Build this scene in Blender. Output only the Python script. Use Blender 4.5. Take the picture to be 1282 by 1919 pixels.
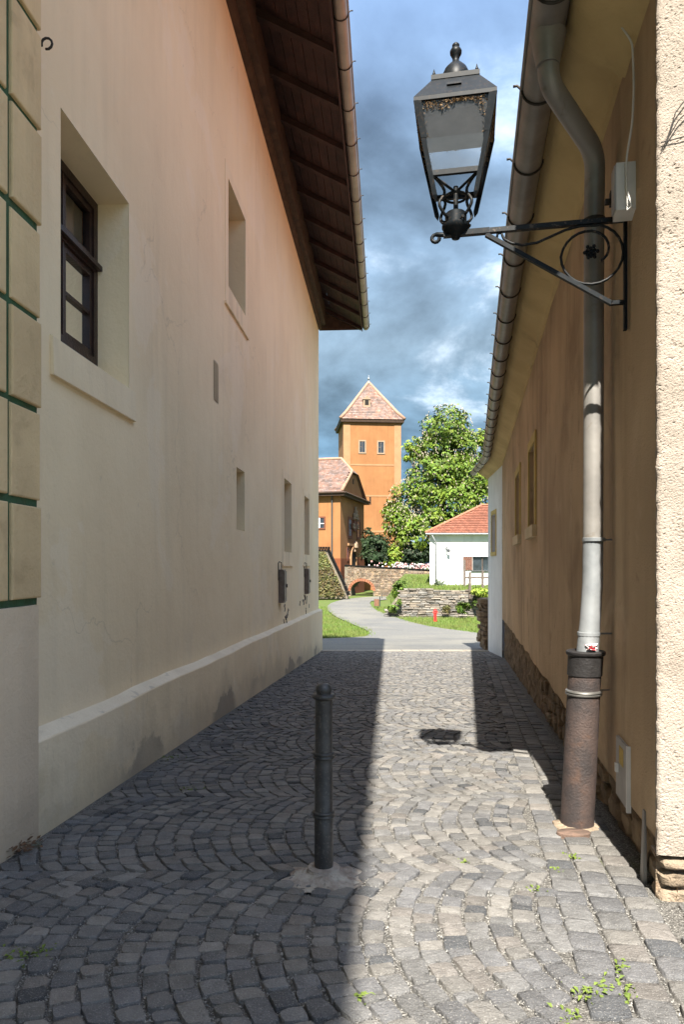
import bpy, math, random
from mathutils import Vector, Matrix, noise as mnoise

random.seed(7)
R = random.Random(11)
sc = bpy.context.scene
for o in list(bpy.data.objects):
    bpy.data.objects.remove(o)
COL = sc.collection

# ------------------------------------------------------------------ camera, light, exposure
EYE = 1.6
F = 1300.0
cam_d = bpy.data.cameras.new("camera")
cam = bpy.data.objects.new("camera", cam_d)
COL.objects.link(cam)
cam.location = (0, 0, EYE)
cam.rotation_euler = (math.pi / 2, 0, 0)
cam_d.sensor_fit = 'VERTICAL'
cam_d.sensor_height = 36.0
cam_d.lens = 36.0 * F / 1919.0
cam_d.shift_y = 100.5 / 1919.0
cam_d.clip_start = 0.05
cam_d.clip_end = 3000
sc.camera = cam

SUN_T = Vector((0.117, 1.0, -1.26)).normalized()      # direction the light travels
sun_d = bpy.data.lights.new("sun", 'SUN')
sun_d.energy = 4.1
sun_d.angle = math.radians(0.53)
sun_d.color = (1.0, 0.94, 0.84)
sun = bpy.data.objects.new("sun", sun_d)
COL.objects.link(sun)
sun.rotation_euler = SUN_T.to_track_quat('-Z', 'Y').to_euler()
SUN_EL = math.asin(-SUN_T.z)

world = bpy.data.worlds.new("World")
sc.world = world
world.use_nodes = True
wn = world.node_tree
wn.nodes.clear()


class NT:
    """short node-tree writer"""
    def __init__(self, tree):
        self.t = tree

    def n(self, kind, props=None, **ins):
        nd = self.t.nodes.new(kind)
        for k, v in (props or {}).items():
            setattr(nd, k, v)
        for k, v in ins.items():
            key = int(k[1:]) if k[0] == 'i' and k[1:].isdigit() else k.replace('_', ' ')
            self.put(nd.inputs[key], v)
        return nd

    def put(self, sock, v):
        if isinstance(v, bpy.types.Node):
            v = v.outputs[0]
        if isinstance(v, bpy.types.NodeSocket):
            self.t.links.new(v, sock)
        else:
            if sock.type == 'RGBA' and len(v) == 3:
                v = (*v, 1)
            sock.default_value = v

    def math(self, op, a, b=0.0, clamp=False):
        return self.n('ShaderNodeMath', {'operation': op, 'use_clamp': clamp}, i0=a, i1=b).outputs[0]

    def mix(self, fac, a, b, mode='MIX'):
        nd = self.n('ShaderNodeMix', {'data_type': 'RGBA', 'blend_type': mode})
        self.put(nd.inputs[0], fac)
        self.put(nd.inputs[6], a)
        self.put(nd.inputs[7], b)
        return nd.outputs[2]

    def ramp(self, fac, stops, interp='LINEAR'):
        nd = self.n('ShaderNodeValToRGB')
        cr = nd.color_ramp
        cr.interpolation = interp
        while len(cr.elements) < len(stops):
            cr.elements.new(0.5)
        for e, (p, c) in zip(cr.elements, stops):
            e.position = p
            e.color = (*c, 1) if not isinstance(c, float) else (c, c, c, 1)
        self.put(nd.inputs[0], fac)
        return nd.outputs[0]

    def smooth(self, v, a, b):
        nd = self.n('ShaderNodeMapRange', {'interpolation_type': 'SMOOTHSTEP'})
        self.put(nd.inputs[0], v)
        nd.inputs[1].default_value = a
        nd.inputs[2].default_value = b
        return nd.outputs[0]

    def noise(self, vec, scale, detail=4.0, rough=0.55, dist=0.0):
        nd = self.n('ShaderNodeTexNoise')
        if vec is not None:
            self.put(nd.inputs['Vector'], vec)
        nd.inputs['Scale'].default_value = scale
        nd.inputs['Detail'].default_value = detail
        nd.inputs['Roughness'].default_value = rough
        nd.inputs['Distortion'].default_value = dist
        return nd.outputs[0]

    def scaled(self, vec, s):
        nd = self.n('ShaderNodeMapping')
        self.put(nd.inputs[0], vec)
        nd.inputs['Scale'].default_value = s
        return nd.outputs[0]


w = NT(wn)
sky = w.n('ShaderNodeTexSky')
sky.sky_type = 'NISHITA'
sky.sun_disc = False
sky.sun_elevation = SUN_EL
sky.sun_rotation = math.radians(187.1)
sky.air_density = 1.0
sky.dust_density = 0.6
tc = w.n('ShaderNodeTexCoord')
sep = w.n('ShaderNodeSeparateXYZ', i0=tc.outputs['Generated'])
den = w.math('ADD', w.math('MAXIMUM', sep.outputs[2], 0.0), 0.42)
cxy = w.n('ShaderNodeCombineXYZ', i0=w.math('DIVIDE', sep.outputs[0], den), i1=w.math('DIVIDE', sep.outputs[1], den), i2=3.7)
n1 = w.noise(cxy.outputs[0], 1.7, 8, 0.56, 0.35)
n2 = w.noise(w.scaled(cxy.outputs[0], (1, 1, 1)), 4.2, 8, 0.60, 0.3)
# cloud colours (same physical units as the sky): low bank slate, higher clouds pale; unseen zenith stop brightened as added fill for the shaded walls
el = sep.outputs[2]
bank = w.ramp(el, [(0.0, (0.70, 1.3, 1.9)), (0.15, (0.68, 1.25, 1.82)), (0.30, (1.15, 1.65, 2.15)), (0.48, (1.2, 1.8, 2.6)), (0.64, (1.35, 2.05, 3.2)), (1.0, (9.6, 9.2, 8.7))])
shade = w.math('ADD', w.math('MULTIPLY', w.smooth(n1, 0.32, 0.70), 0.95), w.math('ADD', w.math('MULTIPLY', n2, 0.45), 0.08))
ccol = w.mix(1.0, bank, w.n('ShaderNodeCombineXYZ', i0=shade, i1=shade, i2=shade).outputs[0], 'MULTIPLY')
puff = w.math('MULTIPLY', w.smooth(n2, 0.49, 0.66), w.smooth(n1, 0.44, 0.58))
ccol = w.mix(w.math('MULTIPLY', puff, 0.75), ccol, (3.4, 3.7, 4.1))
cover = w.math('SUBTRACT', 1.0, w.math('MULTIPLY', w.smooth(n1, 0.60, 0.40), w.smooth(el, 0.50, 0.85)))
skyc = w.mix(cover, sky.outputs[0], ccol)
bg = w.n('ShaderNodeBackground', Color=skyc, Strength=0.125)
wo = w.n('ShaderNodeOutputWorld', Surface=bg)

sc.view_settings.view_transform = 'Standard'
sc.view_settings.look = 'None'
sc.view_settings.exposure = 1.95
sc.view_settings.gamma = 1.0
sc.view_settings.use_curve_mapping = False
sc.render.engine = 'CYCLES'
sc.cycles.use_denoising = True
sc.cycles.max_bounces = 10
sc.cycles.diffuse_bounces = 6
sc.cycles.transparent_max_bounces = 16
sc.cycles.sample_clamp_indirect = 6.0

# ------------------------------------------------------------------ helpers: materials
MATS = {}


def mat(name, c1, c2=None, nscale=3.0, rough=0.85, metal=0.0, bump=None, streak=0.0, spec=0.35, speck=None, base_dirt=None,
        patches=None, tone=False, cracks=0.0, soft=0.0, detail=5.0, contrast=(0.35, 0.65), coat=0.0, vor=None):
    """procedural Principled material in object coordinates: two noise-mixed colours, streaks, specks, dirt by height, bump"""
    m = bpy.data.materials.new(name)
    m.use_nodes = True
    t = NT(m.node_tree)
    bs = m.node_tree.nodes['Principled BSDF']
    co = t.n('ShaderNodeTexCoord').outputs['Object']
    c2 = c2 or tuple(x * 0.8 for x in c1)
    col = t.mix(t.smooth(t.noise(co, nscale, detail), *contrast), c1, c2)
    if tone:
        at = t.n('ShaderNodeAttribute', {'attribute_name': 'tone'})
        col = t.mix(1.0, col, at.outputs['Color'], 'MULTIPLY')
    if streak:
        s = t.math('MULTIPLY', t.smooth(t.noise(t.scaled(co, (1, 1, 0.07)), 3.2, 6, 0.62, 0.6), 0.42, 0.78), t.smooth(t.noise(co, 0.55, 4, 0.6), 0.30, 0.62))
        col = t.mix(t.math('MULTIPLY', s, streak), col, tuple(x * 0.55 for x in c2))
    if speck:
        sc_, amt, scol = speck
        s = t.smooth(t.noise(co, sc_, 2, 0.5), 0.58, 0.66)
        col = t.mix(t.math('MULTIPLY', s, amt), col, scol)
    if patches:
        for (psc, lo, hi, pcol, amt) in patches:
            s = t.smooth(t.noise(co, psc, 6, 0.6, 0.4), lo, hi)
            col = t.mix(t.math('MULTIPLY', s, amt), col, pcol)
    if cracks:
        wob = t.n('ShaderNodeVectorMath', {'operation': 'ADD'}, i0=co, i1=t.n('ShaderNodeVectorMath', {'operation': 'SCALE'}, i0=t.n('ShaderNodeTexNoise', Vector=co, Scale=2.2, Detail=5.0).outputs['Color'], Scale=0.7).outputs[0])
        vo = t.n('ShaderNodeTexVoronoi', {'feature': 'DISTANCE_TO_EDGE'}, Vector=wob.outputs[0], Scale=0.42)
        ck = t.math('MULTIPLY', t.smooth(vo.outputs['Distance'], 0.0045, 0.001), t.smooth(t.noise(co, 0.5, 3), 0.50, 0.60))
        col = t.mix(t.math('MULTIPLY', ck, cracks), col, tuple(x * 0.45 for x in c2))
    if base_dirt:
        dcol, hi_, amt = base_dirt
        hb = t.n('ShaderNodeAttribute', {'attribute_name': 'hb'}).outputs['Fac']
        nz = t.math('MULTIPLY', t.math('SUBTRACT', t.noise(co, 1.1, 6, 0.62), 0.46), 2.0)
        v = t.math('ADD', t.math('SUBTRACT', 1.0, t.math('DIVIDE', hb, hi_)), nz)
        s1 = t.math('MULTIPLY', t.smooth(v, 0.80, 0.92), t.smooth(t.noise(co, 0.45, 2, 0.5), 0.47, 0.58))
        col = t.mix(t.math('MULTIPLY', s1, amt), col, dcol)
        s2 = t.smooth(t.math('ADD', v, t.math('MULTIPLY', t.noise(t.scaled(co, (1, 1, 0.1)), 14, 4), 0.5)), 0.45, 1.25)
        col = t.mix(t.math('MULTIPLY', s2, 0.45), col, tuple(x * 0.55 for x in c2))
    t.put(bs.inputs['Base Color'], col)
    bs.inputs['Roughness'].default_value = rough
    bs.inputs['Metallic'].default_value = metal
    bs.inputs['Specular IOR Level'].default_value = spec
    bs.inputs['Coat Weight'].default_value = coat
    if bump:
        h = None
        for (bs_, st) in bump:
            v = t.math('MULTIPLY', t.noise(co, bs_, 4, 0.6), st)
            h = v if h is None else t.math('ADD', h, v)
        b = t.n('ShaderNodeBump', Height=h)
        b.inputs['Strength'].default_value = 1.0
        b.inputs['Distance'].default_value = 0.02
        if soft:
            t.put(b.inputs['Normal'], t.n('ShaderNodeBevel', {'samples': 4}, Radius=soft).outputs[0])
        t.put(bs.inputs['Normal'], b.outputs[0])
    MATS[name] = m
    return m


def glass_mat(name, tint=(0.9, 0.93, 0.93), gloss=0.03, haze=0.0, hcol=(0.5, 0.52, 0.53)):
    m = bpy.data.materials.new(name)
    m.use_nodes = True
    t = NT(m.node_tree)
    m.node_tree.nodes.remove(m.node_tree.nodes['Principled BSDF'])
    tr = t.n('ShaderNodeBsdfTransparent', Color=tint)
    gl = t.n('ShaderNodeBsdfGlossy', Color=(1, 1, 1), Roughness=gloss)
    fr = t.n('ShaderNodeFresnel', IOR=1.5)
    mx = t.n('ShaderNodeMixShader', i0=fr, i1=tr, i2=gl)
    out = m.node_tree.nodes['Material Output']
    if haze:
        co = t.n('ShaderNodeTexCoord').outputs['Object']
        df = t.n('ShaderNodeBsdfDiffuse', Color=hcol)
        f = t.math('ADD', haze, t.math('MULTIPLY', t.noise(co, 9, 4), haze))
        mx = t.n('ShaderNodeMixShader', i0=f, i1=mx, i2=df)
    t.put(out.inputs[0], mx.outputs[0])
    MATS[name] = m
    return m


# ------------------------------------------------------------------ helpers: geometry
class MB:
    def __init__(self):
        self.v, self.f, self.tone, self.hb = [], [], None, None

    def add(self, vs, fs):
        b = len(self.v)
        self.v.extend(tuple(p) for p in vs)
        self.f.extend(tuple(i + b for i in q) for q in fs)

    def quad(self, *p):
        self.add(p, [tuple(range(len(p)))])

    def hexa(self, p):
        """8 corners: bottom ring 0-3, top ring 4-7 (ccw seen from above)"""
        self.add(p, [(3, 2, 1, 0), (4, 5, 6, 7), (0, 1, 5, 4), (1, 2, 6, 5), (2, 3, 7, 6), (3, 0, 4, 7)])

    def box(self, x0, x1, y0, y1, z0, z1):
        self.hexa([(x0, y0, z0), (x1, y0, z0), (x1, y1, z0), (x0, y1, z0), (x0, y0, z1), (x1, y0, z1), (x1, y1, z1), (x0, y1, z1)])

    def fbox(self, fr, a0, a1, o0, o1, h0, h1):
        """box in a wall frame fr(a, o, h)"""
        self.hexa([fr(a0, o0, h0), fr(a0, o1, h0), fr(a1, o1, h0), fr(a1, o0, h0), fr(a0, o0, h1), fr(a0, o1, h1), fr(a1, o1, h1), fr(a1, o0, h1)])

    def tube(self, pts, r, n=10, caps=True, flat=1.0):
        pts = [Vector(p) for p in pts]
        rs = r if isinstance(r, (list, tuple)) else [r] * len(pts)
        rings = []
        up = None
        for i, p in enumerate(pts):
            if i == 0:
                d = pts[1] - p
            elif i == len(pts) - 1:
                d = p - pts[i - 1]
            else:
                d = (pts[i + 1] - p).normalized() + (p - pts[i - 1]).normalized()
            d.normalize()
            if up is None:
                up = Vector((0, 0, 1)) if abs(d.z) < 0.9 else Vector((1, 0, 0))
            a = d.cross(up)
            if a.length < 1e-4:
                a = d.cross(Vector((0.3, 1, 0.1)))
            a.normalize()
            b = a.cross(d).normalized()
            up = b
            rings.append([p + (a * math.cos(t) * flat + b * math.sin(t)) * rs[i] for t in [2 * math.pi * k / n for k in range(n)]])
        b0 = len(self.v)
        for rg in rings:
            self.v.extend(tuple(q) for q in rg)
        for i in range(len(rings) - 1):
            for k in range(n):
                k2 = (k + 1) % n
                self.f.append((b0 + i * n + k, b0 + i * n + k2, b0 + (i + 1) * n + k2, b0 + (i + 1) * n + k))
        if caps:
            self.f.append(tuple(b0 + k for k in reversed(range(n))))
            self.f.append(tuple(b0 + (len(rings) - 1) * n + k for k in range(n)))

    def lathe(self, prof, c, n=24, jit=0.0):
        cx, cy, cz = c
        b0 = len(self.v)
        for (r, z) in prof:
            for k in range(n):
                a = 2 * math.pi * k / n
                rr = r * (1 + jit * (R.random() - .5))
                self.v.append((cx + rr * math.cos(a), cy + rr * math.sin(a), cz + z))
        for i in range(len(prof) - 1):
            for k in range(n):
                k2 = (k + 1) % n
                self.f.append((b0 + i * n + k, b0 + i * n + k2, b0 + (i + 1) * n + k2, b0 + (i + 1) * n + k))
        self.f.append(tuple(b0 + k for k in reversed(range(n))))
        self.f.append(tuple(b0 + (len(prof) - 1) * n + k for k in range(n)))

    def build(self, name, m, parent=None, smooth=False, recalc=True, auto=None):
        me = bpy.data.meshes.new(name)
        loc = parent['_loc'] if parent is not None and '_loc' in parent else (0, 0, 0)
        me.from_pydata(self.v, [], self.f)
        me.update()
        if recalc:
            import bmesh
            bm = bmesh.new()
            bm.from_mesh(me)
            bmesh.ops.recalc_face_normals(bm, faces=bm.faces)
            bm.to_mesh(me)
            bm.free()
        if smooth:
            me.polygons.foreach_set('use_smooth', [True] * len(me.polygons))
            if auto:
                try:
                    me.set_sharp_from_angle(angle=math.radians(auto))
                except Exception:
                    pass
        if self.tone is not None:
            a = me.attributes.new('tone', 'FLOAT_COLOR', 'POINT')
            a.data.foreach_set('color', [x for c in self.tone for x in (*c, 1.0)])
        if self.hb is not None:
            a = me.attributes.new('hb', 'FLOAT', 'POINT')
            a.data.foreach_set('value', self.hb)
        me.materials.append(m if not isinstance(m, str) else MATS[m])
        o = bpy.data.objects.new(name, me)
        COL.objects.link(o)
        if parent is not None:
            o.parent = parent
            o.matrix_parent_inverse = Matrix.Translation(loc).inverted()
        return o


def thing(name, label, cat, loc=(0, 0, 0), group=None):
    o = bpy.data.objects.new(name, None)
    o.empty_display_size = 0.2
    COL.objects.link(o)
    o.location = loc
    o['_loc'] = tuple(loc)
    o['label'] = label
    o['category'] = cat
    if group:
        o['group'] = group
    return o


def tag(o, label, cat=None, group=None, kind=None):
    o['label'] = label
    if cat:
        o['category'] = cat
    if group:
        o['group'] = group
    if kind:
        o['kind'] = kind
    return o


def struct(o):
    o['kind'] = 'structure'
    return o


def sub(o, parent):
    """re-parent a finished mesh under a part (world coordinates kept)"""
    o.parent = parent
    root = parent
    while root.parent is not None:
        root = root.parent
    loc = root['_loc'] if '_loc' in root else (0, 0, 0)
    # part meshes sit at world identity, so no inverse is needed below them
    o.matrix_parent_inverse = Matrix.Identity(4)
    return o


def G(y):
    if y <= 31:
        return 0.26 - 0.0625 * y
    return -1.6775 - 0.4 * (1 - math.exp(-(y - 31) / 6.4))


def P(x, y, z):
    """point at depth z seen at photo pixel (x, y)"""
    return Vector(((x - 641) * z / F, z, EYE + (1060 - y) * z / F))


def gnd(x, y):
    z = 5.0
    for _ in range(60):
        z = 0.5 * z + 0.5 * (EYE - G(z)) * F / (y - 1060)
    return Vector(((x - 641) * z / F, z, G(z)))


def fbm(p, s, oct_=4):
    return mnoise.fractal(Vector(p) * s, 1.0, 2.0, oct_)


# wall frames: a = depth along the wall, o = out into the alley, h = height above the eye
LS = 0.0623
RS = 0.1865
LN = math.hypot(1, LS)
RN = math.hypot(1, RS)


def LW(a, o, h):
    return (-2.17 + LS * a + o / LN, a - o * LS / LN, EYE + h)


BEND = 19.4
RS2 = 0.08
RN2 = math.hypot(1, RS2)


def RX(a):
    return 0.87 + RS * a if a <= BEND else 0.87 + RS * BEND + RS2 * (a - BEND)


def RW(a, o, h):
    if a <= BEND:
        return (RX(a) - o / RN, a + o * RS / RN, EYE + h)
    return (RX(a) - o / RN2, a + o * RS2 / RN2, EYE + h)


# ------------------------------------------------------------------ materials
mat('plaster_cream', (0.87, 0.73, 0.5), (0.81, 0.665, 0.445), 0.5, 0.92, bump=[(2.2, 0.9), (38, 0.16), (160, 0.06)], streak=0.26,
    base_dirt=((0.22, 0.195, 0.175), 0.62, 0.85), patches=[(0.8, 0.60, 0.78, (0.66, 0.56, 0.42), 0.4), (0.55, 0.565, 0.585, (0.86, 0.75, 0.58), 0.35), (6.0, 0.66, 0.74, (0.62, 0.52, 0.38), 0.5)], cracks=0.25, soft=0.012)
mat('plaster_trim', (0.87, 0.735, 0.515), (0.8, 0.665, 0.455), 0.8, 0.92, bump=[(3, 0.6), (40, 0.2)], streak=0.55, soft=0.008)
mat('plaster_quoin', (0.74, 0.56, 0.32), (0.62, 0.46, 0.26), 1.6, 0.9, bump=[(4, 0.7), (45, 0.25), (150, 0.1)], streak=0.3,
    patches=[(3.0, 0.56, 0.75, (0.36, 0.25, 0.14), 0.5)])
mat('joint_green', (0.045, 0.11, 0.055), (0.05, 0.08, 0.04), 6, 0.95, bump=[(40, 0.4)])
mat('plaster_base', (0.72, 0.58, 0.42), (0.65, 0.52, 0.375), 0.9, 0.92, bump=[(3, 0.8), (45, 0.2), (150, 0.08)], streak=0.15,
    base_dirt=((0.16, 0.13, 0.11), 0.42, 0.8))
mat('plaster_ledge', (0.84, 0.73, 0.55), (0.76, 0.65, 0.48), 2.0, 0.9, bump=[(6, 0.5), (50, 0.2)], patches=[(5, 0.60, 0.7, (0.4, 0.34, 0.27), 0.5)])
mat('old_timber', (0.075, 0.045, 0.030), (0.045, 0.028, 0.020), 5, 0.8, bump=[(30, 0.5)], streak=0.3)
mat('soffit_wood', (0.058, 0.032, 0.030), (0.036, 0.021, 0.020), 4, 0.75, bump=[(24, 0.4)])
mat('zinc_brown', (0.33, 0.3, 0.26), (0.25, 0.225, 0.195), 2.5, 0.42, metal=0.35, bump=[(14, 0.08)])
mat('zinc_grey', (0.29, 0.275, 0.255), (0.21, 0.2, 0.187), 3.0, 0.45, metal=0.3, bump=[(12, 0.1)], patches=[(9, 0.60, 0.7, (0.2, 0.17, 0.14), 0.6)])
mat('zinc_pale', (0.3, 0.315, 0.325), (0.22, 0.235, 0.245), 5.0, 0.5, metal=0.35, bump=[(10, 0.2)])
mat('hook_iron', (0.06, 0.055, 0.05), (0.04, 0.035, 0.03), 20, 0.6, metal=0.5)
mat('window_wood', (0.035, 0.018, 0.015), (0.022, 0.012, 0.011), 9, 0.42, bump=[(40, 0.2)])
mat('curtain', (0.45, 0.45, 0.43), (0.34, 0.34, 0.33), 7, 0.95)
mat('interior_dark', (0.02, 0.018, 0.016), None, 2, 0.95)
glass_mat('glass')
glass_mat('glass_lamp', (0.93, 0.95, 0.96), 0.02, 0.07)
glass_mat('glass_lamp_dirty', (0.85, 0.87, 0.88), 0.1, 0.16, (0.20, 0.20, 0.20))
mat('box_metal', (0.20, 0.17, 0.15), (0.15, 0.12, 0.10), 9, 0.55, metal=0.4, bump=[(30, 0.2)])
mat('plaster_brown', (0.6, 0.435, 0.27), (0.46, 0.325, 0.2), 0.55, 0.92, bump=[(2.5, 0.8), (60, 0.55), (170, 0.25)], streak=0.75,
    base_dirt=((0.12, 0.09, 0.06), 0.5, 0.6), patches=[(0.7, 0.56, 0.74, (0.30, 0.20, 0.12), 0.8), (0.9, 0.58, 0.72, (0.68, 0.52, 0.35), 0.6), (2.4, 0.60, 0.68, (0.33, 0.22, 0.135), 0.5)])
mat('plaster_white', (0.78, 0.78, 0.77), (0.70, 0.70, 0.69), 1.2, 0.9, bump=[(4, 0.4), (50, 0.15)], streak=0.3)
mat('plaster_rough', (0.42, 0.355, 0.295), (0.355, 0.3, 0.245), 5.0, 0.95, bump=[(120, 0.5), (260, 0.3)], patches=[(0.9, 0.55, 0.7, (0.42, 0.38, 0.33), 0.5)])
mat('cornice_yellow', (0.64, 0.49, 0.24), (0.54, 0.4, 0.19), 1.3, 0.85, bump=[(5, 0.5), (40, 0.2)], streak=0.2, patches=[(2.2, 0.58, 0.75, (0.22, 0.15, 0.07), 0.5)])
mat('frame_yellow', (0.58, 0.44, 0.15), (0.5, 0.38, 0.14), 3, 0.85, bump=[(30, 0.2)])
mat('sill_cream', (0.62, 0.52, 0.34), (0.55, 0.45, 0.28), 4, 0.85, bump=[(30, 0.2)])
mat('rubble', (0.26, 0.19, 0.12), (0.15, 0.105, 0.068), 6, 0.95, bump=[(14, 1.0), (60, 0.6)], patches=[(5, 0.56, 0.7, (0.06, 0.06, 0.025), 0.7)])
mat('rubble_light', (0.3, 0.235, 0.17), (0.22, 0.17, 0.12), 9, 0.95, bump=[(22, 1.0), (80, 0.5)], patches=[(8, 0.55, 0.68, (0.34, 0.20, 0.11), 0.6)])
mat('roof_red', (0.33, 0.145, 0.085), (0.25, 0.105, 0.065), 4, 0.85, bump=[(20, 0.4)], tone=False)
mat('lamp_paint', (0.009, 0.012, 0.015), (0.006, 0.008, 0.010), 18, 0.45, spec=0.16, speck=(60, 0.25, (0.07, 0.045, 0.03)))
mat('iron_worn', (0.014, 0.016, 0.018), (0.010, 0.011, 0.012), 25, 0.5, spec=0.2, speck=(50, 0.5, (0.16, 0.12, 0.09)))
mat('reflector', (0.1, 0.105, 0.11), (0.07, 0.075, 0.08), 9, 0.6, bump=[(20, 0.1)])
mat('web', (0.26, 0.17, 0.09), (0.12, 0.075, 0.04), 40, 1.0)
mat('cast_iron_rust', (0.085, 0.062, 0.055), (0.05, 0.042, 0.041), 8, 0.62, metal=0.25, bump=[(70, 0.25)], patches=[(6, 0.55, 0.72, (0.125, 0.072, 0.05), 0.6)],
    speck=(120, 0.3, (0.02, 0.018, 0.018)))
mat('cast_iron', (0.035, 0.033, 0.033), (0.025, 0.023, 0.023), 15, 0.5, metal=0.3, bump=[(60, 0.2)])
mat('rust_lid', (0.16, 0.105, 0.08), (0.1, 0.07, 0.055), 14, 0.85, bump=[(60, 0.4)])
mat('wire', (0.35, 0.34, 0.32), None, 10, 0.4, metal=0.8)
mat('bollard_iron', (0.05, 0.05, 0.05), (0.03, 0.03, 0.031), 16, 0.42, metal=0.2, spec=0.55, bump=[(50, 0.15)], streak=0.0, speck=(70, 0.4, (0.13, 0.12, 0.105)))
mat('mortar', (0.42, 0.39, 0.34), (0.26, 0.22, 0.19), 9, 0.95, bump=[(30, 1.0), (90, 0.5)], patches=[(7, 0.56, 0.68, (0.16, 0.09, 0.06), 0.7)])
mat('plastic_white', (0.74, 0.73, 0.70), (0.66, 0.65, 0.62), 6, 0.45)
mat('plastic_grey', (0.38, 0.37, 0.35), (0.32, 0.31, 0.3), 6, 0.5)
mat('label_yellow', (0.50, 0.36, 0.10), (0.40, 0.28, 0.08), 30, 0.6)
mat('litter_red', (0.75, 0.70, 0.68), (0.65, 0.06, 0.08), 22, 0.5, contrast=(0.48, 0.52))
mat('sett', (1.0, 1.0, 1.0), (0.80, 0.80, 0.80), 14, 0.78, bump=[(30, 0.6), (110, 0.35)], speck=(190, 0.35, (0.40, 0.38, 0.35)), tone=True)
mat('joint_bed', (0.165, 0.157, 0.142), (0.09, 0.085, 0.077), 55, 0.95, bump=[(120, 0.8)], contrast=(0.42, 0.58), speck=(130, 0.8, (0.48, 0.46, 0.42)),
    patches=[(0.9, 0.60, 0.72, (0.09, 0.11, 0.03), 0.6)])
mat('grit', (0.29, 0.28, 0.26), (0.13, 0.127, 0.122), 22, 0.85, contrast=(0.45, 0.6))
mat('kerb_stone', (0.2852, 0.2542, 0.2108), (0.2356, 0.2108, 0.1736), 5, 0.9, bump=[(20, 0.5)])
mat('asphalt', (0.152, 0.146, 0.126), (0.112, 0.112, 0.106), 0.22, 0.9, bump=[(60, 0.3)], patches=[(0.35, 0.56, 0.575, (0.10, 0.10, 0.096), 0.5), (1.4, 0.60, 0.72, (0.17, 0.155, 0.13), 0.5)], speck=(80, 0.3, (0.40, 0.39, 0.37)))
mat('lawn', (0.07, 0.115, 0.018), (0.085, 0.105, 0.025), 0.8, 0.95, bump=[(8, 1.0), (30, 0.8)])
mat('grass_blade', (0.1, 0.165, 0.024), (0.125, 0.145, 0.035), 0.7, 0.8)
mat('weed', (0.13, 0.175, 0.03), (0.085, 0.125, 0.022), 20, 0.8)
mat('dry_leaf', (0.13, 0.07, 0.035), (0.08, 0.045, 0.025), 30, 0.9)
mat('castle_orange', (0.30, 0.142, 0.056), (0.265, 0.12, 0.046), 0.35, 0.92, bump=[(1.5, 0.6), (12, 0.4)], streak=0.45, patches=[(0.5, 0.55, 0.75, (0.33, 0.17, 0.062), 0.5)])
mat('castle_band', (0.34, 0.195, 0.1), (0.31, 0.17, 0.085), 1.0, 0.92)
mat('castle_base', (0.2016, 0.0616, 0.0224), (0.168, 0.0504, 0.0196), 0.8, 0.92, bump=[(6, 0.4)])
mat('roof_old', (0.255, 0.165, 0.125), (0.165, 0.125, 0.105), 0.9, 0.9, tone=True, bump=[(8, 0.5)])
mat('roof_new', (0.25, 0.1, 0.062), (0.21, 0.082, 0.05), 2.0, 0.88, tone=True, bump=[(8, 0.3)])
mat('roof_hip', (0.33, 0.205, 0.14), (0.28, 0.17, 0.115), 2.0, 0.9)
mat('stone_pale', (0.3, 0.22, 0.15), (0.26, 0.19, 0.125), 3, 0.9)
mat('stone_red', (0.16, 0.055, 0.03), None, 4, 0.8)
mat('far_glass', (0.035, 0.045, 0.055), (0.02, 0.025, 0.03), 2, 0.12, spec=0.8)
mat('white_wood', (0.75, 0.75, 0.73), None, 5, 0.6)
mat('shutter_wood', (0.17, 0.075, 0.05), (0.11, 0.05, 0.035), 6, 0.75, streak=0.5)
mat('bridge_stone', (0.248, 0.1984, 0.1488), (0.155, 0.124, 0.0961), 1.4, 0.95, tone=True, bump=[(9, 1.0)])
mat('bridge_mortar', (0.20, 0.17, 0.13), None, 4, 0.95)
mat('brick_red', (0.2976, 0.124, 0.0682), (0.2356, 0.093, 0.0496), 3, 0.9, bump=[(20, 0.4)])
mat('slate_stone', (0.248, 0.2232, 0.1922), (0.1612, 0.1457, 0.1302), 2.2, 0.95, tone=True, bump=[(12, 1.0)])
mat('bark', (0.09, 0.07, 0.055), (0.055, 0.043, 0.034), 6, 0.95, bump=[(12, 1.0)])
for nm, a, b in (('leaf_chestnut', (0.12, 0.19, 0.018), (0.07, 0.125, 0.012)), ('leaf_lime', (0.19, 0.26, 0.03), (0.12, 0.19, 0.02)),
                 ('leaf_yew', (0.022, 0.045, 0.016), (0.012, 0.028, 0.010)), ('leaf_bush', (0.10, 0.17, 0.025), (0.06, 0.11, 0.015)),
                 ('leaf_ivy', (0.10, 0.12, 0.035), (0.075, 0.06, 0.025)), ('leaf_yucca', (0.20, 0.24, 0.17), (0.13, 0.17, 0.11))):
    m_ = mat(nm, a, b, 0.8, 0.6, spec=0.3, tone=True)
    m_.node_tree.nodes['Principled BSDF'].inputs['Subsurface Weight'].default_value = 0.0
mat('blossom', (0.42, 0.38, 0.28), (0.36, 0.3, 0.22), 5, 0.8)
mat('flower_pink', (0.49, 0.245, 0.238), (0.525, 0.504, 0.49), 1.6, 0.8, contrast=(0.42, 0.55))
mat('hydrant_red', (0.60, 0.035, 0.03), (0.48, 0.03, 0.025), 9, 0.45)
mat('bin_wood', (0.24, 0.12, 0.075), (0.18, 0.09, 0.06), 9, 0.8)
mat('dark_metal', (0.05, 0.055, 0.06), None, 9, 0.5)
mat('fence_wood', (0.15, 0.12, 0.10), (0.09, 0.07, 0.06), 8, 0.9)
mat('soot', (0.05, 0.05, 0.055), (0.10, 0.10, 0.10), 30, 0.9)

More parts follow.
